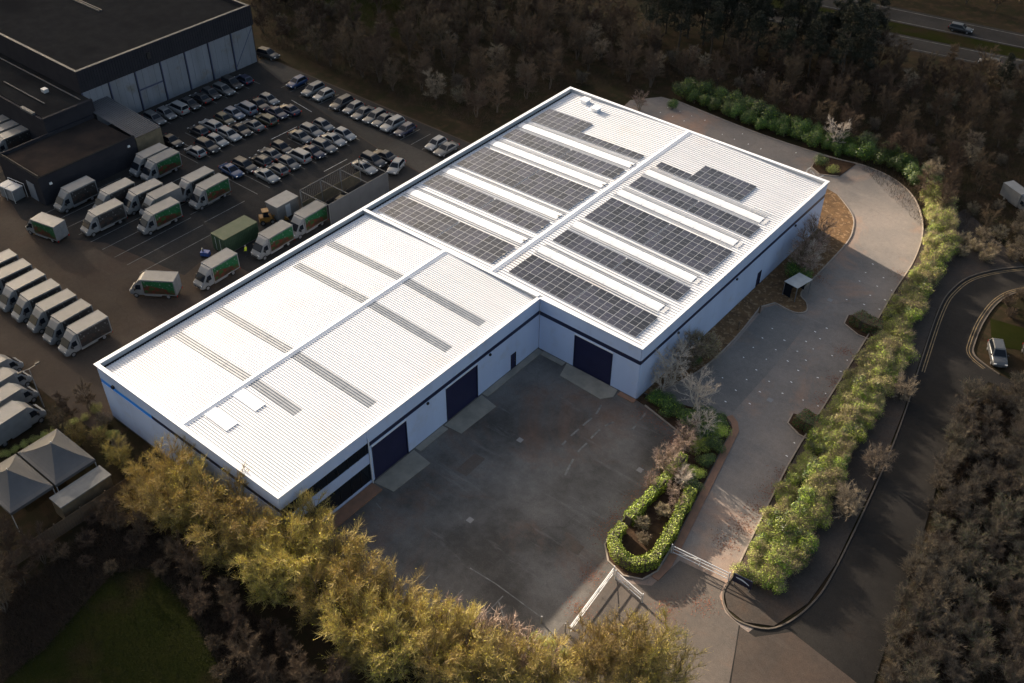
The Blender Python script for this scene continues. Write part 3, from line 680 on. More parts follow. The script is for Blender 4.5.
# ================================================================== NEIGHBOURING BUILDINGS
sh = empty('industrial_shed', (-60.8, 13, 0), 0, 'big dark-roofed industrial shed with pale lower wall panels behind the car park', 'shed')
def part(mb, name, m, par):   # world-space mesh under a thing that stands away from the origin
    o = mb.build(name, m, par); o.location = tuple(-c for c in par.location); return o
SX, SY0, SY1, SH = -60.6, -3.9, 31.3, 10.7
part(MB().box(-150, SX-.35, SY0+.35, SY1-.35, 9.7, 10.0), 'roof', M_shedroof, sh)
for b in ((-150, SX, SY0, SY0+.3), (-150, SX, SY1-.3, SY1)): part(MB().box(*b, -.05, SH-.08), 'side_wall', M_sheddark, sh)
part(MB().box(SX-.3, SX-.002, SY0+.3, SY1-.3, -.05, SH-.08), 'front_wall', M_sheddark, sh)
for b in ((-150, SX+.12, SY0-.06, SY0+.36), (-150, SX+.12, SY1-.36, SY1+.06), (SX-.36, SX+.12, SY0+.36, SY1-.36)):
    part(MB().box(*b, SH-.08, SH+.02), 'coping', M_trim, sh)
mb = MB(); y = SY0
while y < SY1-.1: mb.box(SX, SX+.10, y+.02, y+.36, 7.0, SH-.10); mb.box(SX, SX+.05, y+.36, y+.52, 7.0, SH-.10); y += .5
part(mb, 'fascia_cladding', M_sheddark, sh)
nb = 7; w = (SY1-SY0)/nb
for i in range(nb):
    for j in range(4):
        part(MB().box(SX, SX+.05+.015*(j % 2), SY0+i*w+.18+j*(w-.36)/4+.012, SY0+i*w+.18+(j+1)*(w-.36)/4-.012, 0, 6.98), 'wall_panel', M_shedwhite, sh)
    part(MB().box(SX, SX+.16, SY0+i*w-.02, SY0+i*w+.16, 0, 6.98), 'column', M_shedcol, sh)
part(MB().box(SX+.08, SX+.14, SY0+2*w+.2, SY0+3*w-.2, 3.5, 3.75), 'rail', M_shedcol, sh)
part(MB().bar((SX+.1, SY1-.3, 6.6), (SX+.1, SY1-w+.2, .6), .07, 4), 'brace', M_shedcol, sh)
part(MB().box(SX+.1, SX+.3, 9.0, 9.7, 8.3, 9.4), 'louvre', M_black, sh)
for dz in (0, .5): part(MB().box(-118, -80, 13.2+dz, 13.38+dz, 10.0, 10.25), 'roof_pipe', M_trim, sh)
# mid-height annex against the shed
an = empty('shed_annex', (-70, -8, 0), 0, 'low dark flat-roofed annex with pipes against the side of the big shed', 'annex')
part(MB().box(-150, -57.6, -12.6, SY0-.02, -.05, 6.6), 'wall', M_sheddark, an)
part(MB().box(-150, -58.0, -12.2, SY0-.04, 6.6, 6.72), 'roof', M_shedroof, an)
part(MB().box(-58.0, -57.5, -12.7, SY0-.03, 6.6, 6.95), 'coping', M_sheddark, an)
part(MB().box(-64, -60.5, -12.75, -12.2, 6.6, 6.95), 'pale_coping', M_trim, an)
mb = MB().bar((-95, -5.2, 6.9), (-59, -5.2, 6.9), .12, 6).bar((-74, -9.6, 6.95), (-62, -9.6, 6.95), .10, 6); part(mb, 'pipe', M_trim, an)
part(MB().box(-66.5, -65.5, -7.5, -6.7, 6.7, 7.3), 'vent_box', M_galv, an)
# flat brown-roofed block
bl = empty('flat_roofed_block', (-51, -13, 0), 0, 'low dark block with brown flat roof, beside parked box vans', 'building')
BX0, BX1, BY0, BY1, BH = -57.4, -46.2, -21.2, -4.6, 4.6
part(MB().box(BX0+.3, BX1-.3, BY0+.3, BY1-.1, 3.9, 4.05), 'roof', M_annexroof, bl)
for b in ((BX0, BX1, BY0, BY0+.3), (BX1-.3, BX1, BY0+.3, BY1), (BX0, BX0+.3, BY0+.3, BY1)): part(MB().box(*b, -.05, BH), 'wall', M_sheddark, bl)
for b in ((BX0-.04, BX1+.04, BY0-.04, BY0+.34), (BX1-.34, BX1+.04, BY0+.34, BY1)): part(MB().box(*b, BH+.002, BH+.06), 'coping', M_shedroof, bl)
part(MB().box(-50.2, -48.2, BY0-.08, BY0-.002, 0, 2.9), 'roller_door', M_shedwhite, bl)
part(MB().box(-46.19, -46.0, -19.8, -19.4, 3.0, 3.3), 'wall_light', M_lamp, bl)
part(MB().box(-46.19, -46.0, -6.2, -5.8, 3.3, 3.6), 'wall_light', M_lamp, bl)
mb = MB().bar((-56.9, -20.7, 4.5), (-47, -20.7, 4.5), .10, 5); part(mb, 'roof_pipe', M_black, bl)
# lean-to canopy
ca = empty('lean_to_canopy', (-52, -2.2, 0), 0, 'grey corrugated lean-to roof between the shed wall and brown-roofed block', 'canopy')
mb = MB(); n = 26
for i in range(n):
    y0 = -4.4+i*4.6/n; y1 = y0+4.6/n; za, zc, dz = 4.9, 4.2, (.09 if i % 2 else 0)
    mb.add([(-60.4, y0, za+dz), (-46.2, y0, zc+dz), (-46.2, y1, zc+dz), (-60.4, y1, za+dz)], [(0, 1, 2, 3)])
    mb.add([(-60.4, y1, za), (-46.2, y1, zc), (-46.2, y1, zc+.09), (-60.4, y1, za+.09)], [(0, 1, 2, 3)])
part(mb, 'roof_sheet', M_leanto, ca)
part(MB().box(-46.5, -46.2, -4.5, .2, -.05, 4.15), 'end_wall', M_ply, ca)
for x in (-59.8, -53): part(MB().box(x, x+.2, 0, .2, 0, 4.4), 'post', M_steel, ca)
# white waste cage beside the block
wc = empty('waste_cage', (*px(14, 197), 0), R(8), 'pale caged waste bins beside the roller door of brown-roofed block', 'cage')
for dx in (-1.6, 0.1):
    b = MB().box(dx, dx+1.5, -.9, .9, .15, 1.9).build('bin', M_shadedwhite, wc); MB().box(dx-.04, dx+1.54, -.95, .95, 1.9, 2.05).build('lid', M_parapet, b)
mb = MB()
for x in (-1.8, 0, 1.8):
    for y in (-1.1, 1.1): mb.bar((x, y, 0), (x, y, 2.3), .04, 4)
for y in (-1.1, 1.1): mb.bar((-1.8, y, 2.3), (1.8, y, 2.3), .04, 4)
mb.build('cage_frame', M_galv, wc)

# steel-framed enclosure with hoarding
ec = empty('framed_enclosure', (-12, 7.8, 0), 0, 'open steel-framed enclosure with a long grey hoarding side, next to the warehouse', 'enclosure')
EX0, EX1, EY0, EY1, EH = -15.2, -9.1, 1.8, 13.6, 4.0
for i in range(6):
    y0 = EY0+(EY1-EY0)*i/6; y1 = EY0+(EY1-EY0)*(i+1)/6
    part(MB().box(EX1+.06, EX1+.12, y0+.008, y1-.008, .05, EH), 'hoarding_panel', M_hoard, ec)
for k in range(4):
    y = EY0+(EY1-EY0)*k/3
    for x in (EX0, EX1): part(MB().box(x-.06, x+.06, y-.06, y+.06, 0, EH), 'post', M_steel, ec)
    part(MB().box(EX0+.06, EX1-.06, y-.05, y+.05, EH-.12, EH-.01), 'cross_beam', M_trim, ec)
    if k < 3:
        y2 = EY0+(EY1-EY0)*(k+1)/3
        part(MB().box(EX0-.03, EX0+.03, y+.07, y2-.07, .1, 1.9), 'side_panel', M_ply, ec)
        mb = MB()
        for t in np.arange(y+.3, y2, .35): mb.bar((EX0, t, 1.9), (EX0, t, EH-.1), .012, 4)
        part(mb, 'mesh_panel', M_steel, ec)
for x in (EX0, EX1): part(MB().box(x-.05, x+.05, EY0-.06, EY1+.06, EH+.001, EH+.1), 'top_rail', M_trim, ec)
for k, (x, y) in enumerate(((-13.8, 4.0), (-12.6, 7.0), (-11.2, 9.6))):
    c = empty('roll_cage', (x, y, .004), R(10*k), 'brown roll cage inside the framed enclosure, %s from the parked box van' % ORD[k], 'roll cage', 'roll cages in the enclosure')
    MB().box(-.6, .6, -.8, .8, .15, .25).build('base', M_steel, c); MB().box(-.5, .5, -.7, .7, .25, 1.2+.2*k).build('load', M_ply, c)
    mb = MB()
    for a in (-.58, .58):
        for b in (-.78, .78): mb.bar((a, b, 0), (a, b, 1.7), .02, 4)
    mb.build('frame', M_steel, c)

# shipping container
gc = empty('shipping_container', (-16.8, -9.3, .004), 0, 'dark green shipping container with paler roof by the parked vans', 'container')
mb = MB(); n = 40
MB().box(-1.42, 1.42, -3.0, 3.0, 2.55, 2.6).build('roof', pmat('container_roof', (0.045, 0.070, 0.030), (0.058, 0.080, 0.042), 0.8, 0.7), gc)
for s_ in (-1, 1):
    mb = MB(); mb.box(s_*1.34, s_*1.38, -3, 3, .1, 2.54)
    for i in range(20): mb.box(s_*1.381, s_*1.41, -2.9+i*.29, -2.9+i*.29+.16, .15, 2.5)
    mb.build('side_wall', M_green, gc)
for yy in (-3, 3):
    for s_ in (-1, 1):
        d = MB().box(.01*s_, 1.33*s_, yy-.04, yy+.04, .1, 2.54).build('door', M_green, gc)
        MB().bar((s_*.5, yy*1.02, .2), (s_*.5, yy*1.02, 2.4), .025, 5).build('lock_bar', M_galv, d)
MB().box(-1.35, 1.35, -2.95, 2.95, 0, .1).build('floor', M_steel, gc)
# yellow loader
yl_ = empty('yellow_loader', (*px(268, 222), .004), R(60), 'small yellow-orange loading machine behind the green container', 'loader')
MB().hexa([(-1.2, -.6, .4), (1.0, -.6, .4), (1.0, .6, .4), (-1.2, .6, .4), (-1.1, -.55, 1.2), (.6, -.55, 1.0), (.6, .55, 1.0), (-1.1, .55, 1.2)]).build('body', M_ora, yl_)
MB().hexa([(-.6, -.5, 1.2), (.3, -.5, 1.1), (.3, .5, 1.1), (-.6, .5, 1.2), (-.5, -.45, 2.0), (.15, -.45, 2.0), (.15, .45, 2.0), (-.5, .45, 2.0)]).build('cab', M_glass, yl_)
MB().box(-.65, .3, -.55, .55, 2.0, 2.1).build('cab_roof', M_ora, yl_)
MB().bar((.8, 0, .8), (2.0, 0, 1.5), .12, 5).bar((2.0, 0, 1.5), (2.7, 0, .5), .09, 5).build('boom', M_ora, yl_)
MB().hexa([(2.4, -.6, .1), (3.0, -.6, .1), (3.0, .6, .1), (2.4, .6, .1), (2.4, -.6, .6), (2.6, -.6, .6), (2.6, .6, .6), (2.4, .6, .6)]).build('bucket', M_ora, yl_)
wheel_mb = MB(); n = 14
def wheel_mesh(r, w, name):
    mb = MB(); vs = []
    for y in (-w/2, w/2):
        for i in range(14): vs.append((r*math.cos(2*math.pi*i/14), y, r*math.sin(2*math.pi*i/14)))
    mb.add(vs, [(i, (i+1) % 14, 14+(i+1) % 14, 14+i) for i in range(14)], 0)
    for y, s_ in ((-w/2, -1), (w/2, 1)):
        ring = [(r*.62*math.cos(2*math.pi*i/14), y+s_*.004, r*.62*math.sin(2*math.pi*i/14)) for i in range(14)]
        out = [(r*math.cos(2*math.pi*i/14), y, r*math.sin(2*math.pi*i/14)) for i in range(14)]
        mb.add(ring+out, [(i, (i+1) % 14, 14+(i+1) % 14, 14+i) for i in range(14)], 0)
        mb.add(ring, [tuple(range(14))], 1)
    return mb.mesh(name, M_tyre, M_rim)
WH_CAR, WH_VAN = wheel_mesh(.32, .2, 'wheel'), wheel_mesh(.36, .24, 'wheel')
for x in (-.8, .6):
    for y in (-.65, .65): link('wheel', WH_VAN, yl_, (x, y, .36))
# white storage box
wb = empty('white_cabin', (*px(284, 214), .004), 0, 'white box cabin between the loader and framed enclosure', 'cabin')
MB().box(-1.25, 1.25, -2.0, 2.0, .15, 2.5).build('shell', M_shadedwhite, wb)
MB().box(-1.32, 1.32, -2.07, 2.07, 2.5, 2.62).build('roof', M_shadedwhite, wb)
MB().box(1.25, 1.28, -.5, .4, .2, 2.2).build('door', M_parapet, wb)
for x in (-1.1, 1.0): MB().box(x, x+.12, -1.9, 1.9, 0, .15).build('skid', M_steel, wb)
# blue pump by the container
bp_ = empty('blue_pump', (*px(206, 256), .004), R(30), 'small blue and white pump unit at the end of green container', 'pump')
MB().box(-.6, .6, -.4, .4, .2, .8).build('body', pmat('pump_blue', (0.03, 0.07, 0.25), None, 1, .5), bp_)
MB().bar((-.3, 0, .8), (-.3, 0, 1.3), .12, 8).build('tank', M_shadedwhite, bp_)
for x in (-.5, .5): MB().box(x-.08, x+.08, -.4, .4, 0, .2).build('foot', M_black, bp_)

# tents
def tent(label, x0, x1, y0, y1, ze, zp):
    t = empty('peaked_tent', ((x0+x1)/2, (y0+y1)/2, 0), 0, label, 'tent', 'grey peaked tents')
    hx, hy = (x1-x0)/2, (y1-y0)/2; n = 8
    mb = MB(); m_ = 6; ring = []
    for sx, sy, ex, ey in ((-1, -1, 1, -1), (1, -1, 1, 1), (1, 1, -1, 1), (-1, 1, -1, -1)):
        ring += [(sx+(ex-sx)*j/m_, sy+(ey-sy)*j/m_) for j in range(m_)]
    R_ = len(ring)
    for k in range(n+1):
        f = 1-k/n
        for (u, v) in ring: mb.v.append((u*hx*f, v*hy*f, ze+(zp-ze)*((k/n)**1.35)))
    for k in range(n):
        for j in range(R_): mb.f.append((k*R_+j, k*R_+(j+1) % R_, (k+1)*R_+(j+1) % R_, (k+1)*R_+j)); mb.m.append(0)
    mb.build('canopy', M_canopy, t)
    for a, b, c, d in ((-hx, hx, -hy, -hy+.02), (-hx, hx, hy-.02, hy), (-hx, -hx+.02, -hy+.02, hy-.02), (hx-.02, hx, -hy+.02, hy-.02)):
        MB().box(a, b, c, d, ze-.35, ze-.001).build('valance', M_canopy, t)
    for x in (-hx+.08, hx-.08):
        for y in (-hy+.08, hy-.08): MB().bar((x, y, -.03), (x, y, ze-.02), .05, 6).build('leg', M_galv, t)
    MB().bar((0, 0, zp-.06), (0, 0, zp+.2), .05, 6).build('finial', M_galv, t)
tent('grey peaked tent canopy nearest the warehouse corner', .1, 7.4, -52.35, -47.6, 3.0, 5.0)
tent('grey peaked tent canopy at the left edge of the picture', .1, 7.3, -57.4, -52.55, 3.0, 5.0)
fa = empty('flat_roofed_store', (9, -50.6, 0), 0, 'long low store with pale flat roof along the tents', 'store')
part(MB().box(7.95, 10.1, -53.6, -47.6, 2.35, 2.5), 'roof', pmat('pale_felt', (0.20, 0.20, 0.19), (0.15, 0.15, 0.145), .8, .85, .3, 8), fa)
for b in ((8.0, 10.0, -53.5, -53.4), (8.0, 10.0, -47.8, -47.7), (9.9, 10.0, -53.4, -47.8)): part(MB().box(*b, -.05, 2.34), 'wall', M_ply, fa)
fe = empty('boundary_fence', (11, -52, 0), 0, 'dark close-boarded timber fence beyond the tents', 'fence')
a, b = Vector((11.2, -46.2)), Vector((10.9, -61.0)); d = (b-a); L0 = d.length; d.normalize(); nn = int(L0/.3)
board = MB().box(-.012, .012, .01, .29, .02, 1.9).mesh('board', M_wood)
for i in range(nn):
    p = a+d*(i*.3); o = link('board', board, fe, (p.x-11, p.y+52, 0), (0, 0, math.pi+math.atan2(d.y, d.x)-math.pi/2 if False else math.atan2(d.y, d.x)-math.pi/2))
for i in range(6):
    p = a+d*(L0*i/5); MB().box(p.x-11-.16, p.x-11-.03, p.y+52-.06, p.y+52+.06, -.03, 2.0).build('post', M_wood, fe)
lp = empty('car_park_lamp', (*px(44, 407), 0), 0, 'slim twin-headed lamp post at the edge of the car park', 'lamp post')
MB().bar((0, 0, -.03), (0, 0, 6.0), .09, 8, 0, .05).build('pole', M_steel, lp)
for s_ in (-1, 1):
    MB().bar((0, 0, 5.95), (.1*s_, .9*s_, 6.1), .035, 5).build('arm', M_steel, lp)
    h_ = MB().hexa([(-.15, .8*s_, 6.05), (.15, .8*s_, 6.05), (.15, 1.4*s_, 6.08), (-.15, 1.4*s_, 6.08), (-.1, .8*s_, 6.2), (.1, .8*s_, 6.2), (.1, 1.35*s_, 6.18), (-.1, 1.35*s_, 6.18)]).build('lamp_head', M_black, lp)

# ================================================================== VEHICLES
def loft(mb, rings, mi=0, cap=True):
    n = len(rings[0]); b0 = len(mb.v)
    for r_ in rings: mb.v += [tuple(p) for p in r_]
    for k in range(len(rings)-1):
        for i in range(n):
            j = (i+1) % n; mb.f.append((b0+k*n+i, b0+k*n+j, b0+(k+1)*n+j, b0+(k+1)*n+i)); mb.m.append(mi)
    if cap:
        mb.f.append(tuple(b0+i for i in range(n-1, -1, -1))); mb.f.append(tuple(b0+(len(rings)-1)*n+i for i in range(n))); mb.m += [mi, mi]
CARS = {   # length, width, height, greenhouse (rear base, rear top, front top, front base) as fractions, bonnet factor
    'hatch': (4.0, 1.74, 1.48, (.03, .13, .54, .72)),
    'saloon': (4.6, 1.80, 1.44, (.17, .31, .55, .71)),
    'estate': (4.6, 1.82, 1.50, (.02, .10, .55, .71)),
    'suv': (4.5, 1.88, 1.70, (.02, .09, .56, .73)),
    'minivan': (4.5, 1.82, 1.86, (.01, .03, .63, .78)),
}
CAR_ME = {}
for nm, (L_, W_, H_, gh) in CARS.items():
    hw = W_/2; bz = H_*.64
    X = lambda t: -L_/2+t*L_
    st = [(0, .44, .60*bz+.1, .80), (.025, .30, bz*.97, .93), (.2, .22, bz, 1), (.5, .22, bz*.98, 1), (gh[3]+.01, .22, bz*.93, 1), (.86, .24, bz*.84, .98), (.965, .30, bz*.74, .90), (1, .42, bz*.56, .76)]
    mb = MB(); rings = []
    for t, zl_, zt, k in st:
        w = hw*k; x = X(t); m_ = (zl_+zt)/2
        rings.append([(x, -w*.9, zl_), (x, -w, zl_+.16), (x, -w*.995, m_+.08), (x, -w*.93, zt-.03), (x, -w*.80, zt), (x, w*.80, zt), (x, w*.93, zt-.03), (x, w*.995, m_+.08), (x, w, zl_+.16), (x, w*.9, zl_)])
    loft(mb, rings)
    rb, rt, ft, fb = (X(v) for v in gh); g0, g1 = bz-.05, H_; wb_, wt = hw*.90, hw*.70
    gr = [[(rb, -wb_, g0), (rb, wb_, g0), (fb, wb_, g0), (fb, -wb_, g0)], [(rt, -wt, g1-.06), (rt, wt, g1-.06), (ft, wt, g1-.06), (ft, -wt, g1-.06)],
          [(rt+.12, -wt*.88, g1), (rt+.12, wt*.88, g1), (ft-.15, wt*.88, g1), (ft-.15, -wt*.88, g1)]]
    loft(mb, gr)
    body = mb.mesh('body', M_paint)
    body.polygons.foreach_set('use_smooth', [i < 70 for i in range(len(body.polygons))])
    def lerp(a, b, t): return tuple(a[i]+(b[i]-a[i])*t for i in range(3))
    def pane(c4, ins, out, name):   # c4: bottom-left, bottom-right, top-right, top-left
        c = [Vector(p) for p in c4]; ctr = sum(c, Vector())/4
        nrm = (c[1]-c[0]).cross(c[3]-c[0]).normalized()
        if nrm.dot(ctr-Vector((0, 0, ctr.z*.5))) < 0: nrm = -nrm
        q_ = [p+(ctr-p)*ins+nrm*out for p in c]; q2 = [p+(ctr-p)*ins-nrm*.01 for p in c]
        return MB().hexa(q2+q_).mesh(name, M_glass)
    B0, T0 = gr[0], gr[1]
    CAR_ME[nm] = dict(body=body,
        windscreen=pane([B0[2], B0[3], T0[3], T0[2]], .13, .014, 'windscreen'), rear_window=pane([B0[0], B0[1], T0[1], T0[0]], .18, .014, 'rear_window'),
        sideL=pane([B0[1], B0[2], T0[2], T0[1]], .12, .014, 'side_window'), sideR=pane([B0[3], B0[0], T0[0], T0[3]], .12, .014, 'side_window'),
        headlight=MB().box(-.06, .06, -.16, .16, -.07, .07).mesh('headlight', M_lamp), tail=MB().box(-.05, .05, -.14, .14, -.12, .12).mesh('tail_light', M_tail),
        plate=MB().box(-.02, .02, -.26, .26, -.06, .06).mesh('number_plate', M_shadedwhite), mirror=MB().box(-.09, .09, -.08, .08, -.07, .07).mesh('mirror', M_black),
        dims=(L_, W_, H_, bz, X(gh[3])))
def car(kind, x, y, rz, color, label, group=None, z=0.014):
    d = CAR_ME[kind]; L_, W_, H_, bz, xf = d['dims']
    e = empty('parked_car', (x, y, z), rz, label, 'car', group)
    b = link('body', d['body'], e); b.color = (*color, 1)
    link('windscreen', d['windscreen'], e); link('rear_window', d['rear_window'], e)
    link('side_window', d['sideL'], e); link('side_window', d['sideR'], e)
    for sx in (-.30*L_, .31*L_):
        for sy in (-1, 1): link('wheel', WH_CAR, e, (sx, sy*(W_/2-.11), .32))
    for sy in (-1, 1):
        link('headlight', d['headlight'], e, (L_/2-.10, sy*W_*.34, bz*.66)); link('tail_light', d['tail'], e, (-L_/2+.05, sy*W_*.40, bz*.80))
        link('mirror', d['mirror'], e, (xf-.25, sy*(W_/2+.06), bz+.02))
    link('number_plate', d['plate'], e, (L_/2-.01, 0, .46))
    return e
WHT, SIL, GRY, DGR, BLK, NVY, BLU, OLV, RED, LBL = (.19, .195, .197), (.11, .114, .117), (.08, .083, .085), (.025, .026, .028), (.014, .014, .015), (.010, .014, .036), (.014, .040, .11), (.045, .045, .028), (.25, .02, .02), (.10, .12, .155)  # white paint dimmed as well, shade held in the colour
CN = {WHT: 'white', SIL: 'silver', GRY: 'grey', DGR: 'dark grey', BLK: 'black', NVY: 'navy', BLU: 'blue', OLV: 'olive', LBL: 'pale blue'}
KN = {'hatch': 'hatchback', 'saloon': 'saloon car', 'estate': 'estate car', 'suv': 'sport utility car', 'minivan': 'small van'}
jr = random.Random(9)
def row(desc, items, rz, grp, jig=.05):
    for i, (k, c, x, y) in enumerate(items):
        flip = math.pi if jr.random() < (.25 if jig else 0) else 0
        car(k, x+jr.uniform(-.25, .25), y+jr.uniform(-.1, .1), rz+flip+R(jr.uniform(-2.5, 2.5)), c, '%s %s, %s %s' % (CN[c], KN[k], ORD[i], desc), grp)
row('from the lean-to in line by the shed wall', [('hatch', WHT, -56.3, .8), ('saloon', BLK, -55.4, 2.9), ('estate', GRY, -55.6, 5.0), ('hatch', SIL, -55.4, 7.2), ('minivan', WHT, -55.3, 9.6), ('hatch', DGR, -55.3, 12.0), ('saloon', BLK, -55.5, 14.5),
    ('hatch', DGR, -55.4, 16.8), ('estate', GRY, -55.3, 19.2), ('suv', BLK, -55.7, 21.6), ('hatch', NVY, -55.6, 23.9)], 0, 'cars along the shed wall')
row('from the vans in the upper line nearest the shed', [('saloon', BLK, -47.0, 2.1), ('hatch', DGR, -46.3, 7.1), ('estate', WHT, -46.3, 9.6), ('hatch', OLV, -46.2, 12.3), ('hatch', LBL, -46.5, 14.6), ('minivan', LBL, -46.5, 17.0), ('saloon', BLK, -46.4, 19.4), ('hatch', SIL, -46.3, 21.8)], 0, 'cars in the middle rows')
row('from the vans in the second line from the shed', [('hatch', WHT, -41.3, 2.4), ('suv', BLK, -40.9, 4.7), ('hatch', WHT, -41.4, 6.9), ('estate', WHT, -41.3, 9.4), ('saloon', BLK, -41.3, 11.7), ('saloon', GRY, -41.2, 14.1), ('estate', OLV, -41.2, 16.7), ('saloon', NVY, -41.3, 19.4), ('saloon', NVY, -40.9, 21.6)], 0, 'cars in the middle rows')
row('from the vans in the third line from the shed', [('saloon', BLU, -32.2, 2.3), ('estate', BLK, -31.7, 4.8), ('hatch', DGR, -31.4, 7.2), ('saloon', GRY, -31.4, 9.7), ('hatch', BLK, -31.8, 12.1), ('saloon', GRY, -31.9, 16.6), ('estate', SIL, -31.9, 19.0), ('hatch', SIL, -31.9, 21.4)], 0, 'cars in the middle rows')
row('from the vans in line just above the framed enclosure', [('saloon', WHT, -27.0, 4.8), ('hatch', GRY, -26.8, 7.2), ('hatch', GRY, -26.8, 9.5), ('minivan', WHT, -27.3, 12.0), ('saloon', NVY, -26.7, 14.4), ('estate', GRY, -27.0, 16.9), ('saloon', WHT, -27.2, 19.3), ('hatch', WHT, -26.8, 21.6)], 0, 'cars in the middle rows')
row('beside the far end of the framed enclosure', [('saloon', WHT, -17.2, 16.3), ('suv', DGR, -17.4, 18.6), ('saloon', BLK, -17.3, 20.9)], 0, 'cars by the enclosure')
car('hatch', -13.4, 19.6, R(-70), WHT, 'white hatchback parked askew beyond the framed enclosure', 'cars by the enclosure')
row('from the shed end of the line along the hedge', [('hatch', BLU, -47.6, 29.3), ('suv', SIL, -42.7, 29.1), ('hatch', WHT, -40.1, 29.1), ('suv', DGR, -35.2, 28.9), ('hatch', SIL, -32.7, 29.1), ('saloon', GRY, -30.3, 28.9), ('estate', GRY, -27.9, 29.0), ('saloon', GRY, -25.6, 29.3), ('suv', WHT, -23.2, 29.1), ('hatch', NVY, -20.8, 29.1), ('hatch', WHT, -13.5, 29.0), ('saloon', GRY, -11.0, 28.8)], -math.pi/2, 'cars along the hedge', 0)
car('suv', -60.2, 33.6, R(10), DGR, 'dark car driving past the far corner of the big shed')
car('suv', 75.6, 34.9, R(-62), GRY, 'grey car beyond the yellow-lined kerb at right edge', 'cars at the right edge', .004)
car('hatch', 79.0, 37.4, R(-62), DGR, 'dark car at the right edge beside the grey car', 'cars at the right edge', .004)
rdang = math.atan2(RD.y, RD.x)
p = px(961, 28, .7); car('estate', p[0], p[1], rdang, DGR, 'dark estate car on the far carriageway, top right', None, .004)
p = px(990, 62, .7); car('hatch', p[0], p[1], rdang+math.pi, BLK, 'dark car half hidden by scrub on the near carriageway', None, .004)

# box vans
def livery_mat(name, base, second, third, dark, lo=.95):
    m = bpy.data.materials.new(name); m.use_nodes = True; nt = m.node_tree; N = nt.nodes; L = nt.links; b = N['Principled BSDF']
    b.inputs['Roughness'].default_value = .4
    tc = N.new('ShaderNodeTexCoord'); vo = N.new('ShaderNodeTexVoronoi'); vo.inputs['Scale'].default_value = 2.4; L.new(tc.outputs['Object'], vo.inputs['Vector'])
    sp = N.new('ShaderNodeSeparateXYZ'); L.new(tc.outputs['Object'], sp.inputs[0]); sc = N.new('ShaderNodeSeparateColor'); L.new(vo.outputs['Color'], sc.inputs[0])
    def rg(f, a, c):
        r_ = N.new('ShaderNodeMapRange'); r_.inputs[1].default_value = a; r_.inputs[2].default_value = c; L.new(f, r_.inputs[0]); return r_.outputs[0]
    def mx(f, a, c):
        x = N.new('ShaderNodeMix'); x.data_type = 'RGBA'; L.new(f, x.inputs[0])
        for i, v in ((6, a), (7, c)):
            if isinstance(v, tuple): x.inputs[i].default_value = (*v, 1)
            else: L.new(v, x.inputs[i])
        return x.outputs[2]
    fruit = mx(rg(sc.outputs[0], .35, .4), second, third); fruit = mx(rg(sc.outputs[1], .7, .75), fruit, dark)
    ad = N.new('ShaderNodeMath'); ad.operation = 'MULTIPLY_ADD'; ad.inputs[1].default_value = -.22; L.new(sp.outputs[0], ad.inputs[0]); L.new(sp.outputs[2], ad.inputs[2])
    col = mx(rg(ad.outputs[0], lo+1.05, lo+1.12), fruit, base)
    # rows of white lettering-like print, too small to read
    mp = N.new('ShaderNodeMapping'); mp.inputs['Scale'].default_value = (2.2, 0, 2.0); L.new(tc.outputs['Object'], mp.inputs[0])
    nz = N.new('ShaderNodeTexNoise'); nz.inputs['Scale'].default_value = 1.3; nz.inputs['Detail'].default_value = 1.0; L.new(mp.outputs[0], nz.inputs['Vector'])
    ml = N.new('ShaderNodeMath'); ml.operation = 'MULTIPLY'; L.new(rg(nz.outputs['Fac'], .60, .64), ml.inputs[0]); L.new(rg(sp.outputs[2], 1.75, 1.78), ml.inputs[1])
    col = mx(ml.outputs[0], col, (.16, .17, .165))
    L.new(col, b.inputs['Base Color']); return m
M_livg = livery_mat('green_livery', (.006, .075, .026), (.085, .02, .012), (.045, .027, .015), (.02, .06, .015))
M_livd = livery_mat('dark_livery', (.028, .026, .026), (.045, .03, .025), (.02, .02, .02), (.03, .028, .026))
van_parts = {}
mb = MB()
cabr = []
for x, zb0, zt, w in ((1.25, .45, 2.25, 1.02), (1.9, .42, 2.28, 1.02), (2.1, .40, 2.22, 1.0), (2.75, .38, 1.38, .98), (3.05, .40, 1.16, .93), (3.22, .45, 1.0, .82), (3.28, .52, .82, .72)):
    m_ = zb0+(zt-zb0)*.5
    tw = .84 if zt > 2 else .93
    cabr.append([(x, -w*.94, zb0), (x, -w, zb0+.2), (x, -w, m_), (x, -w*tw, zt-.06), (x, -w*tw*.9, zt), (x, w*tw*.9, zt), (x, w*tw, zt-.06), (x, w, m_), (x, w, zb0+.2), (x, w*.94, zb0)])
loft(mb, cabr); van_parts['cab'] = mb.mesh('cab', M_shadedwhite)
van_parts['windscreen'] = MB().hexa([(2.14, -.78, 2.06), (2.74, -.84, 1.30), (2.74, .84, 1.30), (2.14, .78, 2.06), (2.20, -.76, 2.20), (2.81, -.82, 1.42), (2.81, .82, 1.42), (2.20, .76, 2.20)]).mesh('windscreen', M_glass)
van_parts['side_windowL'] = MB().hexa([(1.5, .93, 1.32), (2.45, .955, 1.30), (2.08, .90, 1.98), (1.5, .88, 2.0), (1.5, 1.03, 1.36), (2.45, 1.01, 1.34), (2.08, .93, 2.02), (1.5, .91, 2.04)]).mesh('side_window', M_glass)
van_parts['side_windowR'] = MB().hexa([(1.5, -.93, 1.32), (1.5, -.88, 2.0), (2.08, -.90, 1.98), (2.45, -.955, 1.30), (1.5, -1.03, 1.36), (1.5, -.91, 2.04), (2.08, -.93, 2.02), (2.45, -1.01, 1.34)]).mesh('side_window', M_glass)
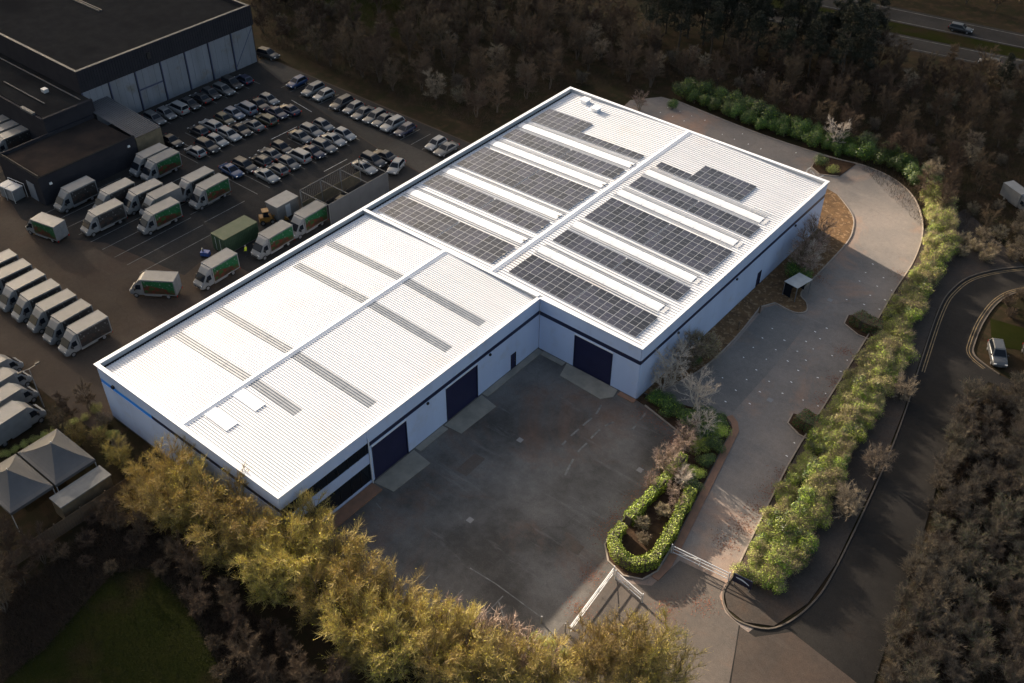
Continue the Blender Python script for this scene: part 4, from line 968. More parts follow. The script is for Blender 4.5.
van_parts['deflector'] = MB().hexa([(1.26, -.98, 2.27), (2.05, -.80, 2.27), (2.05, .80, 2.27), (1.26, .98, 2.27), (1.26, -.98, 2.92), (1.55, -.82, 2.80), (1.55, .82, 2.80), (1.26, .98, 2.92)]).mesh('wind_deflector', M_shadedwhite)
van_parts['box'] = MB().box(-3.2, 1.22, -1.08, 1.08, .62, 3.0).mesh('load_box', M_shadedwhite)
van_parts['trim'] = MB().box(-3.22, 1.24, -1.10, -1.02, 2.93, 3.02).mesh('roof_trim', M_shadedwhite)
van_parts['trim2'] = MB().box(-3.22, 1.24, 1.02, 1.10, 2.93, 3.02).mesh('roof_trim', M_shadedwhite)
van_parts['skirt'] = MB().box(-1.1, 1.2, -1.05, -.98, .38, .60).mesh('side_skirt', M_shadedwhite)
van_parts['skirt2'] = MB().box(-1.1, 1.2, .98, 1.05, .38, .60).mesh('side_skirt', M_shadedwhite)
van_parts['chassis'] = MB().box(-3.15, 1.25, -.8, .8, .42, .615).mesh('chassis', M_black)
van_parts['rear_door'] = MB().box(-3.235, -3.205, .01, 1.04, .7, 2.9).mesh('rear_door', M_shadedwhite)
van_parts['grille'] = MB().box(3.20, 3.30, -.5, .5, .60, .80).mesh('grille', M_black)
LIV = {}
for nm, m in (('green', M_livg), ('dark', M_livd)):
    pn = MB().box(-3.05, 1.1, 1.082, 1.098, .80, 2.80, 0).mesh('livery_panel', m)
    pn2 = MB().box(-3.05, 1.1, -1.098, -1.082, .80, 2.80, 0).mesh('livery_panel', m)
    LIV[nm] = (pn, pn2)
hl = MB().box(-.07, .07, -.17, .17, -.1, .1).mesh('headlight', M_lamp); mir = MB().box(-.07, .07, -.12, .12, -.2, .2).mesh('mirror', M_black); tl = MB().box(-.03, .03, -.08, .08, -.15, .15).mesh('tail_light', M_tail)
def van(x, y, rz, livery, label, z=.012, sc=1.0, name='box_van', group='white box vans in the car park', cat='van'):
    e = empty(name, (x, y, z), rz, label, cat, group); e.scale = (sc, sc, sc)
    for k, nm in (('cab', 'cab'), ('windscreen', 'windscreen'), ('side_windowL', 'side_window'), ('side_windowR', 'side_window'), ('deflector', 'wind_deflector'), ('trim', 'roof_trim'), ('trim2', 'roof_trim'), ('skirt', 'side_skirt'), ('skirt2', 'side_skirt'), ('chassis', 'chassis'), ('grille', 'grille')): link(nm, van_parts[k], e)
    b = link('load_box', van_parts['box'], e)
    link('rear_door', van_parts['rear_door'], b); o = link('rear_door', van_parts['rear_door'], b); o.location = (0, -1.05, 0)
    if livery:
        for k in (0, 1):
            p_ = link('livery_panel', LIV[livery][k], b)
    for sx in (-2.0, 2.35):
        for sy in (-.9, .9): link('wheel', WH_VAN, e, (sx, sy, .36))
    for sy in (-1, 1):
        link('headlight', hl, e, (3.12, sy*.66, .95)); link('mirror', mir, e, (2.25, sy*1.16, 1.5)); link('tail_light', tl, e, (-3.22, sy*.98, .55))
    return e
HD = -math.pi/2
for i, (x, y) in enumerate(((-13.7, -35.7), (-17.2, -35.7), (-20.7, -35.7), (-24.2, -35.8), (-27.6, -35.8), (-31.2, -35.7), (-34.6, -35.7))):
    van(x, y, HD+R(jr.uniform(-2, 2)), 'dark', 'white box van with dark sides, %s from the warehouse in the left row' % ORD[i])
VL = [(-43.1, -18.0, 'dark', 'white box van with dark sides, alone beside the brown-roofed block'), (-38.2, -14.6, 'dark', 'white box van with dark sides, behind the two front vans in mid group'),
      (-34.6, -19.0, 'dark', 'white box van with dark sides, foremost left of mid group'), (-34.9, -12.0, 'dark', 'dark-sided white box van at the back of mid group'),
      (-31.9, -11.0, None, 'plain white box van squeezed behind the green-sided van of mid group'), (-28.7, -13.6, 'green', 'white box van with green side, foremost right of mid group'),
      (-31.8, -4.9, 'dark', 'dark-sided white box van, left of the right-hand pair'), (-28.5, -4.8, 'green', 'green-sided white box van, right one of the right-hand pair'),
      (-43.0, -5.0, 'dark', 'white box van, left of the pair below the lean-to'), (-40.4, -4.8, 'green', 'green-sided white box van, right of the pair below the lean-to'),
      (-12.0, -16.6, 'green', 'green-sided white box van nose-out close to warehouse wall'), (-11.5, -7.2, 'green', 'green-sided white box van beside the green container'),
      (-11.6, -.6, 'green', 'green-sided white box van tucked beside the framed enclosure')]
for x, y, lv, lb in VL: van(x, y, HD+R(jr.uniform(-2, 2)), lv, lb)
van(-39.0, -25.4, R(192), 'green', 'white box van seen from behind, driving across the brown apron')
van(-15.6, -23.8, R(215), 'green', 'green-sided white box van turning broadside on the brown apron')
for i, x in enumerate((-64.9, -67.7, -70.5)): van(x, -15.6, HD, 'dark', 'white box van behind the brown-roofed block, %s from it' % ORD[i])
for i, (xx, yy) in enumerate(((14, 424), (10, 402), (4, 386), (-4, 372))):
    p = px(xx, yy, 1.2); van(p[0], p[1], math.pi/2+R(4), None, 'plain white box truck at the left edge, %s from the tents' % ORD[i], z=.004, sc=1.08 if i == 0 else .95, name='box_truck', group='box trucks at the left edge', cat='truck')
p = px(1018, 199, 1.0); van(p[0], p[1], R(-30), None, 'plain white van among bare trees at the right edge', z=-.028, sc=.85, name='white_van', group=None)

# person in high-visibility clothing beside the container
def person(x, y, rz, label):
    bm = [(0, 0, .95), (0, 0, 1.15), (0, 0, 1.38), (0, 0, 1.50), (0, 0, 1.56), (.01, 0, 1.66), (.0, 0, 1.75),
          (0, .10, .90), (.04, .11, .50), (-.02, .11, .09), (.13, .12, .05), (0, -.10, .90), (-.04, -.11, .50), (-.12, -.11, .09), (.02, -.12, .05),
          (0, .19, 1.42), (.02, .25, 1.15), (.14, .22, .95), (.20, .20, .88), (0, -.19, 1.42), (-.02, -.25, 1.15), (.10, -.24, .93), (.16, -.22, .86)]
    ed = [(0, 1), (1, 2), (2, 3), (3, 4), (4, 5), (5, 6), (0, 7), (7, 8), (8, 9), (9, 10), (0, 11), (11, 12), (12, 13), (13, 14), (2, 15), (15, 16), (16, 17), (17, 18), (2, 19), (19, 20), (20, 21), (21, 22)]
    rad = [.16, .15, .17, .07, .06, .10, .07, .10, .07, .05, .04, .10, .07, .05, .04, .08, .06, .045, .04, .08, .06, .045, .04]
    me = bpy.data.meshes.new('body'); me.from_pydata(bm, ed, []); tmp = bpy.data.objects.new('tmp', me); COL.objects.link(tmp)
    md = tmp.modifiers.new('skin', 'SKIN'); sk = me.skin_vertices[0].data
    for i, r_ in enumerate(rad): sk[i].radius = (r_, r_)
    sk[0].use_root = True
    tmp.modifiers.new('sub', 'SUBSURF').levels = 1
    dg = bpy.context.evaluated_depsgraph_get(); em = bpy.data.meshes.new_from_object(tmp.evaluated_get(dg)); bpy.data.objects.remove(tmp)
    em.name = 'body'; em.materials.clear()
    for m in (M_navycloth, M_hivis, M_skin, M_black): em.materials.append(m)
    for p_ in em.polygons:
        c = p_.center; p_.use_smooth = True
        p_.material_index = 3 if c.z < .12 else (1 if (c.z > .92 and c.z < 1.50) else (2 if c.z >= 1.50 or abs(c.y) > .19 else 0))
    e = empty('person', (x, y, .014), rz, label, 'person'); link('body', em, e)
    hm = bmesh.new(); bmesh.ops.create_uvsphere(hm, u_segments=12, v_segments=8, radius=.125)
    for v in list(hm.verts):
        if v.co.z < -.01: v.co.z = -.01
    me2 = bpy.data.meshes.new('hard_hat'); hm.to_mesh(me2); hm.free(); me2.materials.append(M_shadedwhite); link('hard_hat', me2, e, (.01, 0, 1.70))
p = px(247, 256); person(p[0], p[1], R(200), 'person in yellow high-visibility jacket standing beside the green container')

# ================================================================== SITE FURNITURE
def gate(label, a, b, h=1.25, brace=True, mesh=False):
    A, B = Vector(a), Vector(b); L0 = (B-A).length; e = empty('bar_gate', (A.x, A.y, .01), math.atan2(B.y-A.y, B.x-A.x), label, 'gate')
    for z in (h, .85, .35): MB().bar((0.05, 0, z), (L0-.05, 0, z), .055 if z == h else .045, 8).build('rail', M_galv, e)
    n = max(2, int(L0/2.3))
    for i in range(n+1):
        x = .05+(L0-.1)*i/n; MB().bar((x, 0, .12), (x, 0, h), .03, 6).build('upright', M_galv, e)
    MB().bar((.05, 0, .2), (L0*.5, 0, h-.02), .03, 6).build('brace', M_galv, e)
    for x in (-.12, L0+.12):
        p_ = MB().bar((x, 0, -.03), (x, 0, h+.2), .065, 8).build('gate_post', M_galv, e)
G0, G1 = px(613, 576), px(570, 634)
gate('long galvanised bar gate closing the yard beside the hedge island', G0, G1)
gate('short open galvanised gate leaf swung out from the hedge island', (G0[0]+.5, G0[1]-.2), px(641, 602))
gate('galvanised bar gate across the parking entrance by the brick strip', px(672, 554), px(727, 581))
for i, (xx, yy) in enumerate(((641, 568), (650.5, 565))):
    b = empty('marker_post', (*px(xx, yy), .12), 0, 'slim white marker post on the hedge island, %s' % ('nearer the yard' if i == 0 else 'nearer the brick strip'), 'post')
    MB().bar((0, 0, -.05), (0, 0, 1.15), .05, 8).build('shaft', M_white, b); MB().bar((0, 0, 1.15), (0, 0, 1.22), .06, 8).build('cap', M_galv, b)
for i, (xx, yy) in enumerate(((565, 633), (541.5, 623))):
    b = empty('bollard', (*px(xx, yy), .006), 0, ['grey steel bollard beside the long bar gate', 'grey steel bollard at the end of the painted yard line'][i], 'bollard')
    MB().bar((0, 0, -.03), (0, 0, 1.5-.5*i), .08, 8).build('shaft', M_steel, b); MB().bar((0, 0, 1.5-.5*i), (0, 0, 1.56-.5*i), .095, 8).build('cap', M_steel, b)
for i, (x, y) in enumerate(((49.0, 24.0), (48.6, 19.2), (48.4, 12.6))):
    b = empty('timber_post', (x-.6, y, .07), 0, 'dark timber post on the verge, %s from the shelter' % ORD[i], 'post', 'timber posts on the verge')
    MB().box(-.09, .09, -.09, .09, -.05, 1.15).build('shaft', M_wood, b); MB().hexa([(-.11, -.11, 1.15), (.11, -.11, 1.15), (.11, .11, 1.15), (-.11, .11, 1.15), (-.02, -.02, 1.27), (.02, -.02, 1.27), (.02, .02, 1.27), (-.02, .02, 1.27)]).build('cap', M_wood, b)
# sign in the hedge
sg = empty('entrance_sign', (68.4, -16.1, .05), R(6), 'dark navy sign board with a white swoosh at the hedge end by the entrance', 'sign')
bd = MB().box(-1.0, 1.0, -.04, .04, .55, 1.75).build('board', M_sign, sg)
mb = MB()
for i in range(10):
    t0, t1 = i/10, (i+1)/10; f_ = lambda t: (-.7+1.4*t, 1.35-.35*t+.12*math.sin(t*3.14))
    (xa, za), (xb_, zb2) = f_(t0), f_(t1); h0, h1 = .05+.05*math.sin(3.14*t0), .05+.05*math.sin(3.14*t1)
    mb.hexa([(xa, -.05, za-h0), (xb_, -.05, zb2-h1), (xb_, -.041, zb2-h1), (xa, -.041, za-h0), (xa, -.05, za+h0), (xb_, -.05, zb2+h1), (xb_, -.041, zb2+h1), (xa, -.041, za+h0)])
mb.build('swoosh', M_white, bd)
for x in (-.8, .8): MB().bar((x, .08, -.03), (x, .08, 1.7), .05, 6).build('post', M_steel, sg)
# cycle shelter
cs = empty('cycle_shelter', (50.2, 30.6, .09), R(-12), 'small shelter with pale flat roof beside the parking bays', 'shelter')
MB().hexa([(-1.1, -1.55, 2.18), (1.1, -1.55, 2.30), (1.1, 1.55, 2.30), (-1.1, 1.55, 2.18), (-1.1, -1.55, 2.25), (1.1, -1.55, 2.37), (1.1, 1.55, 2.37), (-1.1, 1.55, 2.25)]).build('roof', M_poly, cs)
for x in (-1.0, 1.0):
    for y in (-1.45, 1.45): MB().box(x-.04, x+.04, y-.04, y+.04, -.05, 2.17+(.1 if x > 0 else 0)).build('post', M_steel, cs)
MB().box(-.98, -.95, -1.4, 1.4, .2, 2.0).build('back_panel', M_glass, cs)
for y in (-1.45, 1.45): MB().box(-.95, .2, y-.015, y+.015, .2, 2.0).build('side_panel', M_glass, cs)

# ================================================================== VEGETATION
def np_mesh(name, V, F, mats, mi=None):
    """V (n,3) array, F (m,k) int array with one k"""
    me = bpy.data.meshes.new(name); k = F.shape[1]; m = len(F)
    me.vertices.add(len(V)); me.vertices.foreach_set('co', np.ascontiguousarray(V, dtype=np.float32).ravel())
    me.loops.add(m*k); me.loops.foreach_set('vertex_index', np.ascontiguousarray(F, dtype=np.int32).ravel())
    me.polygons.add(m); me.polygons.foreach_set('loop_start', np.arange(0, m*k, k, dtype=np.int32))
    for x in mats: me.materials.append(x)
    if mi is not None: me.polygons.foreach_set('material_index', np.ascontiguousarray(mi, dtype=np.int32))
    me.update(calc_edges=True); return me
def unit_v(a): return a/np.maximum(np.linalg.norm(a, axis=-1, keepdims=True), 1e-9)
def tubes_mesh(name, polys, mat, n=5):
    V = []; F = []
    for pts, r0, r1 in polys:
        pts = np.asarray(pts, float); m = len(pts); base = sum(len(v) for v in V)
        d = unit_v(np.gradient(pts, axis=0)); u = unit_v(np.cross(d, [0.31, 0.77, 0.55])); w = np.cross(d, u)
        rr = np.linspace(r0, r1, m)[:, None, None]; a = np.linspace(0, 2*np.pi, n, endpoint=False)[None, :, None]
        V.append((pts[:, None, :]+rr*(u[:, None, :]*np.cos(a)+w[:, None, :]*np.sin(a))).reshape(-1, 3))
        i = np.arange(m-1)[:, None]*n; j = np.arange(n)[None, :]; j2 = (j+1) % n
        F.append((base+np.stack([i+j, i+j2, i+n+j2, i+n+j], -1)).reshape(-1, 4))
    return np_mesh(name, np.concatenate(V), np.concatenate(F), [mat])
def curve_pts(a, b, rs, wob, k=6, up=0.0):
    t = np.linspace(0, 1, k)[:, None]; a = np.asarray(a, float); b = np.asarray(b, float)
    p = a+(b-a)*t; p[1:-1] += rs.normal(0, wob, (k-2, 3)); p[:, 2] += up*np.sin(np.pi*t[:, 0]); return p
def twig_tris(rs, P, D, length, width, spread, up):
    n = len(P); d = unit_v(D*0.7+rs.normal(0, spread, (n, 3))+np.array([0, 0, up])); ln = length*rs.uniform(.45, 1.15, n)[:, None]
    s = unit_v(np.cross(d, rs.normal(0, 1, (n, 3))))*width*rs.uniform(.6, 1.3, n)[:, None]
    mid = P+d*ln*.5+rs.normal(0, .06, (n, 3))*ln
    V = np.stack([P-s*.5, P+s*.5, mid+s*.5, P+d*ln+rs.normal(0, .05, (n, 3))*ln, mid-s*.5], 1)
    return V, d, ln
def bare_tree(seed, H, Rc, stems=4, secs=14, twigs=3200, tl=.9, tw=.03, mats=None, bark=None, catkin=0, up=.35, base_r=.10, low=.12, lean=.25):
    """trunk/limb mesh + crown mesh of twigs (and catkins)"""
    rs = np.random.RandomState(seed); limbs = []; src = []; sdir = []
    for s in range(stems):
        an = 2*np.pi*(s+rs.uniform(-.3, .3))/stems; rad = Rc*rs.uniform(.2, .62) if stems > 1 else Rc*.1
        top = np.array([np.cos(an)*rad, np.sin(an)*rad, H*rs.uniform(.78, 1.0)]); b0 = np.array([np.cos(an), np.sin(an), 0])*.12*(stems > 1)
        pts = curve_pts(b0, top, rs, H*.018, 8); pts[:, 2] = np.maximum(pts[:, 2], -.05); pts[0, 2] = -.08
        limbs.append((pts, base_r*rs.uniform(.8, 1.2), .015))
        for k in range(secs):
            t = rs.uniform(low, .97); f = t*7; i = min(int(f), 6); p = pts[i]+(pts[i+1]-pts[i])*(f-i)
            a2 = an+rs.uniform(-1.9, 1.9); ln = Rc*rs.uniform(.45, .95)*(1-.45*t); el = rs.uniform(.15, .95)
            q_ = p+ln*np.array([np.cos(a2)*np.cos(el), np.sin(a2)*np.cos(el), np.sin(el)])
            hr = np.hypot(q_[0], q_[1])
            if hr > Rc: q_[:2] *= Rc/hr
            q_[2] = min(q_[2], H*1.02)
            sp = curve_pts(p, q_, rs, ln*.05, 4, ln*.06); limbs.append((sp, .022+.02*(1-t), .008))
            m = max(2, int(twigs/(stems*secs)))
            tt = rs.beta(1.6, 1.0, m)*2.999; ii = tt.astype(int); fr = (tt-ii)[:, None]
            src.append(sp[ii]+(sp[ii+1]-sp[ii])*fr); sdir.append(np.repeat(unit_v((q_-p)[None]), m, 0))
    P = np.concatenate(src); D = np.concatenate(sdir)
    V, d, ln = twig_tris(rs, P, D, tl, tw, .55, up); n = len(P)
    Vt = V.reshape(-1, 3); b = np.arange(n)[:, None]*5
    F = np.concatenate([b+np.array([[0, 1, 2, 4]]), b+np.array([[4, 2, 3, 3]])])  # stem quad + pointed tip
    F4 = b+np.array([[0, 1, 2, 4]]); F3 = np.concatenate([b+np.array([[4, 2, 3]])])
    tri = np.concatenate([F4[:, [0, 1, 2]], F4[:, [0, 2, 3]], F3]); mi = np.zeros(len(tri), int)
    if catkin:
        idx = rs.randint(0, n, catkin); f = rs.uniform(.25, 1.05, catkin)[:, None]
        c = P[idx]+d[idx]*ln[idx]*f+rs.normal(0, .05, (catkin, 3)); s = .07*rs.uniform(.5, 1.4, catkin)[:, None]
        u = unit_v(rs.normal(0, 1, (catkin, 3)))*s*.45; w = unit_v(rs.normal(0, 1, (catkin, 3))+np.array([0, 0, .4]))*s
        K = np.stack([c-u-w*.5, c+u-w*.5, c+w*.8], 1).reshape(-1, 3)
        kt = len(Vt)+np.arange(catkin)[:, None]*3+np.array([[0, 1, 2]]); Vt = np.concatenate([Vt, K]); tri = np.concatenate([tri, kt]); mi = np.concatenate([mi, np.ones(catkin, int)])
    return tubes_mesh('trunk', limbs, bark or M_bark), np_mesh('crown', Vt, tri, mats, mi)
def leaf_bush(seed, Rx, Rz, leaves=2600, size=.17, mats=None, mix=.0, stems=7, lumps=9, bark=None, flat=.0):
    rs = np.random.RandomState(seed)
    ca = rs.uniform(0, 2*np.pi, lumps); cr = Rx*rs.uniform(.15, .62, lumps); C = np.stack([np.cos(ca)*cr, np.sin(ca)*cr, Rz*rs.uniform(.32, .72, lumps)], 1)
    RR = np.stack([Rx*rs.uniform(.34, .52, lumps)]*2+[Rz*rs.uniform(.24, .36, lumps)], 1)
    k = rs.randint(0, lumps, leaves); u = unit_v(rs.normal(0, 1, (leaves, 3))); r_ = rs.uniform(.55, 1.06, leaves)[:, None]
    c = C[k]+u*RR[k]*r_; c[:, 2] = np.maximum(c[:, 2], .05+rs.uniform(0, .25, leaves))
    nrm = unit_v(u+rs.normal(0, .55, (leaves, 3))+np.array([0, 0, .35])); a = unit_v(np.cross(nrm, rs.normal(0, 1, (leaves, 3)))); b = np.cross(nrm, a)
    s = size*rs.uniform(.55, 1.25, leaves)[:, None]
    V = np.stack([c-a*s*.55, c-b*s*.28+nrm*s*.08, c+a*s*.55, c+b*s*.28+nrm*s*.08], 1).reshape(-1, 3)
    F = np.arange(leaves)[:, None]*4+np.array([[0, 1, 2, 3]]); mi = (rs.uniform(0, 1, leaves) < mix).astype(int)
    limbs = []
    for i in range(stems):
        q_ = C[i % lumps]; limbs.append((curve_pts((rs.uniform(-.15, .15), rs.uniform(-.15, .15), -.06), q_, rs, .05, 5), .035, .012))
    return tubes_mesh('stems', limbs, bark or M_bark), np_mesh('foliage', V, F, mats, mi)
def hedge_bush(seed, Rx, Rz, mats, split, leaves=4200, twigs=1500, size=.115):
    '''leaf clumps of two tones with bare twigs sticking out of them'''
    rs = np.random.RandomState(seed); lumps = 13
    ca = rs.uniform(0, 2*np.pi, lumps); cr = Rx*rs.uniform(.1, .75, lumps); C = np.stack([np.cos(ca)*cr, np.sin(ca)*cr, Rz*rs.uniform(.25, .70, lumps)], 1)
    RR = np.stack([Rx*rs.uniform(.28, .50, lumps)]*2+[Rz*rs.uniform(.20, .34, lumps)], 1); tone = (rs.uniform(0, 1, lumps) < split).astype(int)
    k = rs.randint(0, lumps, leaves); u = unit_v(rs.normal(0, 1, (leaves, 3))); c = C[k]+u*RR[k]*rs.uniform(.5, 1.12, leaves)[:, None]; c[:, 2] = np.maximum(c[:, 2], .05+rs.uniform(0, .3, leaves))
    nrm = unit_v(u+rs.normal(0, .6, (leaves, 3))+np.array([0, 0, .35])); a = unit_v(np.cross(nrm, rs.normal(0, 1, (leaves, 3)))); b = np.cross(nrm, a); s = size*rs.uniform(.5, 1.3, leaves)[:, None]
    V = np.stack([c-a*s*.6, c-b*s*.3, c+a*s*.6, c+b*s*.3], 1).reshape(-1, 3); i4 = np.arange(leaves)[:, None]*4
    T = np.concatenate([i4+np.array([[0, 1, 2]]), i4+np.array([[0, 2, 3]])]); mi = np.tile(np.where(rs.uniform(0, 1, leaves) < .15, 1-tone[k], tone[k]), 2)
    k = rs.randint(0, lumps, twigs); P = C[k]+rs.normal(0, .3, (twigs, 3))*RR[k]; d = unit_v(rs.normal(0, .6, (twigs, 3))+np.array([0, 0, .8])); ln = rs.uniform(.5, 1.25, twigs)[:, None]*Rz*.36; w = unit_v(np.cross(d, rs.normal(0, 1, (twigs, 3))))*.022
    P[:, 2] = np.maximum(P[:, 2], .05); tv = np.stack([P-w*.5, P+w*.5, P+d*ln], 1).reshape(-1, 3); tt = len(V)+np.arange(twigs)[:, None]*3+np.array([[0, 1, 2]])
    limbs = [(curve_pts((rs.uniform(-.2, .2), rs.uniform(-.2, .2), -.06), C[i], rs, .05, 5), .035, .012) for i in range(7)]
    return tubes_mesh('stems', limbs, M_bark), np_mesh('foliage', np.concatenate([V, tv]), np.concatenate([T, tt]), mats, np.concatenate([mi, np.full(twigs, 2)]))
def pine(seed, H, Rc):
    rs = np.random.RandomState(seed); limbs = [(curve_pts((0, 0, -.1), (rs.uniform(-.4, .4), rs.uniform(-.4, .4), H), rs, .06, 9), .22, .03)]
    src = []; 
    for k in range(64):
        t = rs.uniform(.32, .99); z = H*t; an = rs.uniform(0, 6.28); ln = Rc*(1.15-t)*rs.uniform(.7, 1.25)+.4
        p = np.array([0, 0, z]); q_ = p+np.array([np.cos(an)*ln, np.sin(an)*ln, ln*rs.uniform(-.1, .35)]); sp = curve_pts(p, q_, rs, .05, 4); limbs.append((sp, .05, .015))
        for j in range(5):
            f = rs.uniform(.4, 1.05); c = p+(q_-p)*f+rs.normal(0, .22, 3); src.append(c)
    S = np.array(src); m = 26; P = np.repeat(S, m, 0)+rs.normal(0, .22, (len(S)*m, 3))*np.array([1, 1, .55])
    n = len(P); d = unit_v(rs.normal(0, 1, (n, 3))+np.array([0, 0, .35])); ln = .5*rs.uniform(.5, 1.2, n)[:, None]; s = unit_v(np.cross(d, rs.normal(0, 1, (n, 3))))*.085
    V = np.stack([P-s*.5, P+s*.5, P+d*ln], 1).reshape(-1, 3); F = np.arange(n)[:, None]*3+np.array([[0, 1, 2]])
    return tubes_mesh('trunk', limbs, M_bark, 6), np_mesh('crown', V, F, [M_needle])
def plant(name, proto, loc, rz, sc, label, cat, group=None, parts=('trunk', 'crown'), squash=1.0):
    e = empty(name, loc, rz, label, cat, group); e.scale = (sc, sc, sc*squash)
    link(parts[0], proto[0], e); link(parts[1], proto[1], e); return e
vr = random.Random(21)

GOLD = [bare_tree(100+i, 7.0, 3.3, stems=7, secs=15, twigs=5200, tl=1.0, tw=.022, mats=[M_goldtwig, M_catkin], catkin=3200, up=.75, low=.08, bark=M_goldbark, base_r=.09) for i in range(6)]
BROWN = [bare_tree(200+i, 8.0, 2.9, stems=2+i % 4, secs=20, twigs=4600, tl=1.0, tw=.021, mats=[M_browntwig], up=.65, low=.22, bark=M_woodbark) for i in range(6)]
GREYT = [bare_tree(300+i, 5.0, 2.4, stems=5, secs=14, twigs=2600, tl=.8, tw=.028, mats=[M_greytwig], up=.4, low=.08) for i in range(4)]
PALE = [bare_tree(400+i, 5.0, 2.7, stems=4, secs=15, twigs=1500, tl=.7, tw=.026, mats=[M_palebark], bark=M_palebark, up=.35, low=.2, base_r=.09) for i in range(3)]
PINK = [bare_tree(450+i, 3.6, 2.0, stems=6, secs=12, twigs=1300, tl=.6, tw=.02, mats=[M_redtwig], bark=M_goldbark, up=.4, low=.1, base_r=.05) for i in range(3)]
TSCRUB = [bare_tree(570+i, 3.0, 2.1, stems=7, secs=13, twigs=3000, tl=.8, tw=.02, mats=[M_thickettwig, M_darkleaf], catkin=(900, 60, 500, 60, 250)[i], up=.6, low=.05, base_r=.04, bark=M_woodbark) for i in range(5)]
DSCRUB = [bare_tree(550+i, 3.0, 2.2, stems=7, secs=12, twigs=2300, tl=.75, tw=.03, mats=[M_browntwig], up=.3, low=.05, base_r=.04) for i in range(4)]
SCRUB = [bare_tree(500+i, 3.0, 2.2, stems=7, secs=12, twigs=2300, tl=.75, tw=.03, mats=[M_greytwig, M_olive], catkin=1200, up=.3, low=.05, base_r=.04, bark=M_goldbark) for i in range(4)]
LIME = [leaf_bush(600+i, 2.0, 3.1, 5200, .125, [M_limeleaf, M_olive], .3, lumps=15) for i in range(4)]
OLIV = [leaf_bush(650+i, 1.9, 2.8, 4800, .11, [M_olive, M_limeleaf], .3, lumps=15) for i in range(4)]
LAUR = [leaf_bush(700+i, 2.1, 3.4, 4600, .16, [M_darkleaf, M_limeleaf], .10, lumps=14) for i in range(4)]
HEDGEB = [hedge_bush(900+i, 1.7, 2.7, [M_limeleaf, M_olive, M_greytwig], (.25, .45, .65, .8)[i % 4]) for i in range(8)]
HEDGED = [hedge_bush(950+i, 1.7, 2.7, [M_darkleaf, M_limeleaf, M_greytwig], .5, twigs=500) for i in range(3)]
PINES = [pine(800+i, 14.0, 3.4) for i in range(3)]

# golden catkin trees along the bottom boundary
GT = [(118, 452, .5), (146, 476, .7), (140, 498, .75), (176, 470, 1.0), (198, 496, 1.05), (166, 505, .9), (226, 510, 1.05), (252, 534, 1.0), (214, 540, .95), (288, 533, .9), (312, 528, 1.0), (262, 568, .95), (298, 566, 1.0),
      (335, 556, 1.05), (318, 596, .95), (360, 588, 1.05), (392, 600, 1.0), (350, 632, .95), (410, 628, 1.0), (436, 630, .95), (392, 652, .95), (462, 648, .95), (440, 668, .95), (492, 662, .9), (524, 668, .85), (556, 664, .8), (590, 652, .9), (622, 648, 1.0), (650, 652, 1.0), (604, 672, .95), (668, 676, .9), (480, 684, .95), (545, 686, .9), (640, 684, .95)]
gr_ = random.Random(44)
GT += [(x+gr_.uniform(8, 16), y+gr_.uniform(6, 14), s_*.85) for x, y, s_ in GT if 150 < x < 480][::2]
for i, (x, y, s_) in enumerate(sorted(GT)):
    p = px(x, y, 4.4*s_)
    plant('catkin_tree', GOLD[i % 6], (p[0], p[1], -.03), vr.uniform(0, 6.28), s_*vr.uniform(1.0, 1.14), 'golden-twigged leafless tree, %s from the left in the boundary belt' % ORD[i], 'tree', 'golden trees along the boundary')
for i, (x, y, s_) in enumerate(((478, 642, 1.5), (500, 650, 1.6), (520, 658, 1.4), (455, 632, 1.4), (538, 668, 1.4))):
    p = px(x, y, 2.4); plant('bare_shrub', PINK[i % 3], (p[0], p[1], -.03), vr.uniform(0, 6.28), s_, 'pinkish leafless bush at the yard edge among golden trees, %s' % ORD[i], 'shrub', 'pinkish bushes at the yard edge')
# wood patches of leafless brown trees
def scatter(poly_px, spacing, seed, z=0):
    poly = [px(*p) for p in poly_px]; r_ = random.Random(seed); xs = [p[0] for p in poly]; ys = [p[1] for p in poly]; out = []
    for _ in range(6000):
        p = (r_.uniform(min(xs), max(xs)), r_.uniform(min(ys), max(ys)))
        if inside(p, poly) and all((p[0]-q_[0])**2+(p[1]-q_[1])**2 > spacing**2 for q_ in out): out.append(p)
    return out
def wood(poly, spacing, seed, protos, name, label, group, smin, smax, cat='tree', parts=('trunk', 'crown'), sq=1.0, avoid=None):
    n = 0
    for i, p in enumerate(scatter(poly, spacing, seed)):
        if avoid and avoid(p): continue
        plant(name, protos[i % len(protos)], (p[0], p[1], -.03), vr.uniform(0, 6.28), vr.uniform(smin, smax), label, cat, group, parts, sq); n += 1
    return n
wood([(235, -60), (262, 38), (330, 66), (400, 94), (480, 122), (545, 90), (600, 80), (660, 92), (650, 40), (520, -20), (400, -60)], 3.6, 1, BROWN+BROWN+GREYT[:1]+TSCRUB[:2], 'bare_tree', 'leafless brown tree in the wood between the car park and the pines', 'trees of the brown wood', .62, 1.0,
     avoid=lambda p: inside(p, [px(*q_) for q_ in ((300, -12), (330, 8), (395, 34), (430, 26), (410, 5), (340, -12))]) and vr.random() < .7)
wood([(640, 60), (690, 92), (770, 118), (850, 150), (905, 175), (935, 230), (1040, 235), (1060, 120), (1030, 82), (960, 74), (860, 62), (760, 60)], 3.6, 2, BROWN+GREYT[:1]+TSCRUB[:2], 'bare_tree', 'leafless brown tree in the wood behind the green hedge at right', 'trees of the right wood', .5, .85,
     avoid=lambda p: (p[0]-64.6)**2+(p[1]-75.2)**2 < 16)
wood([(780, -10), (800, -14), (1060, 4), (1060, 24), (890, -6)], 4.5, 3, BROWN, 'bare_tree', 'leafless brown tree beyond the far carriageway', 'trees beyond the road', .5, .8)
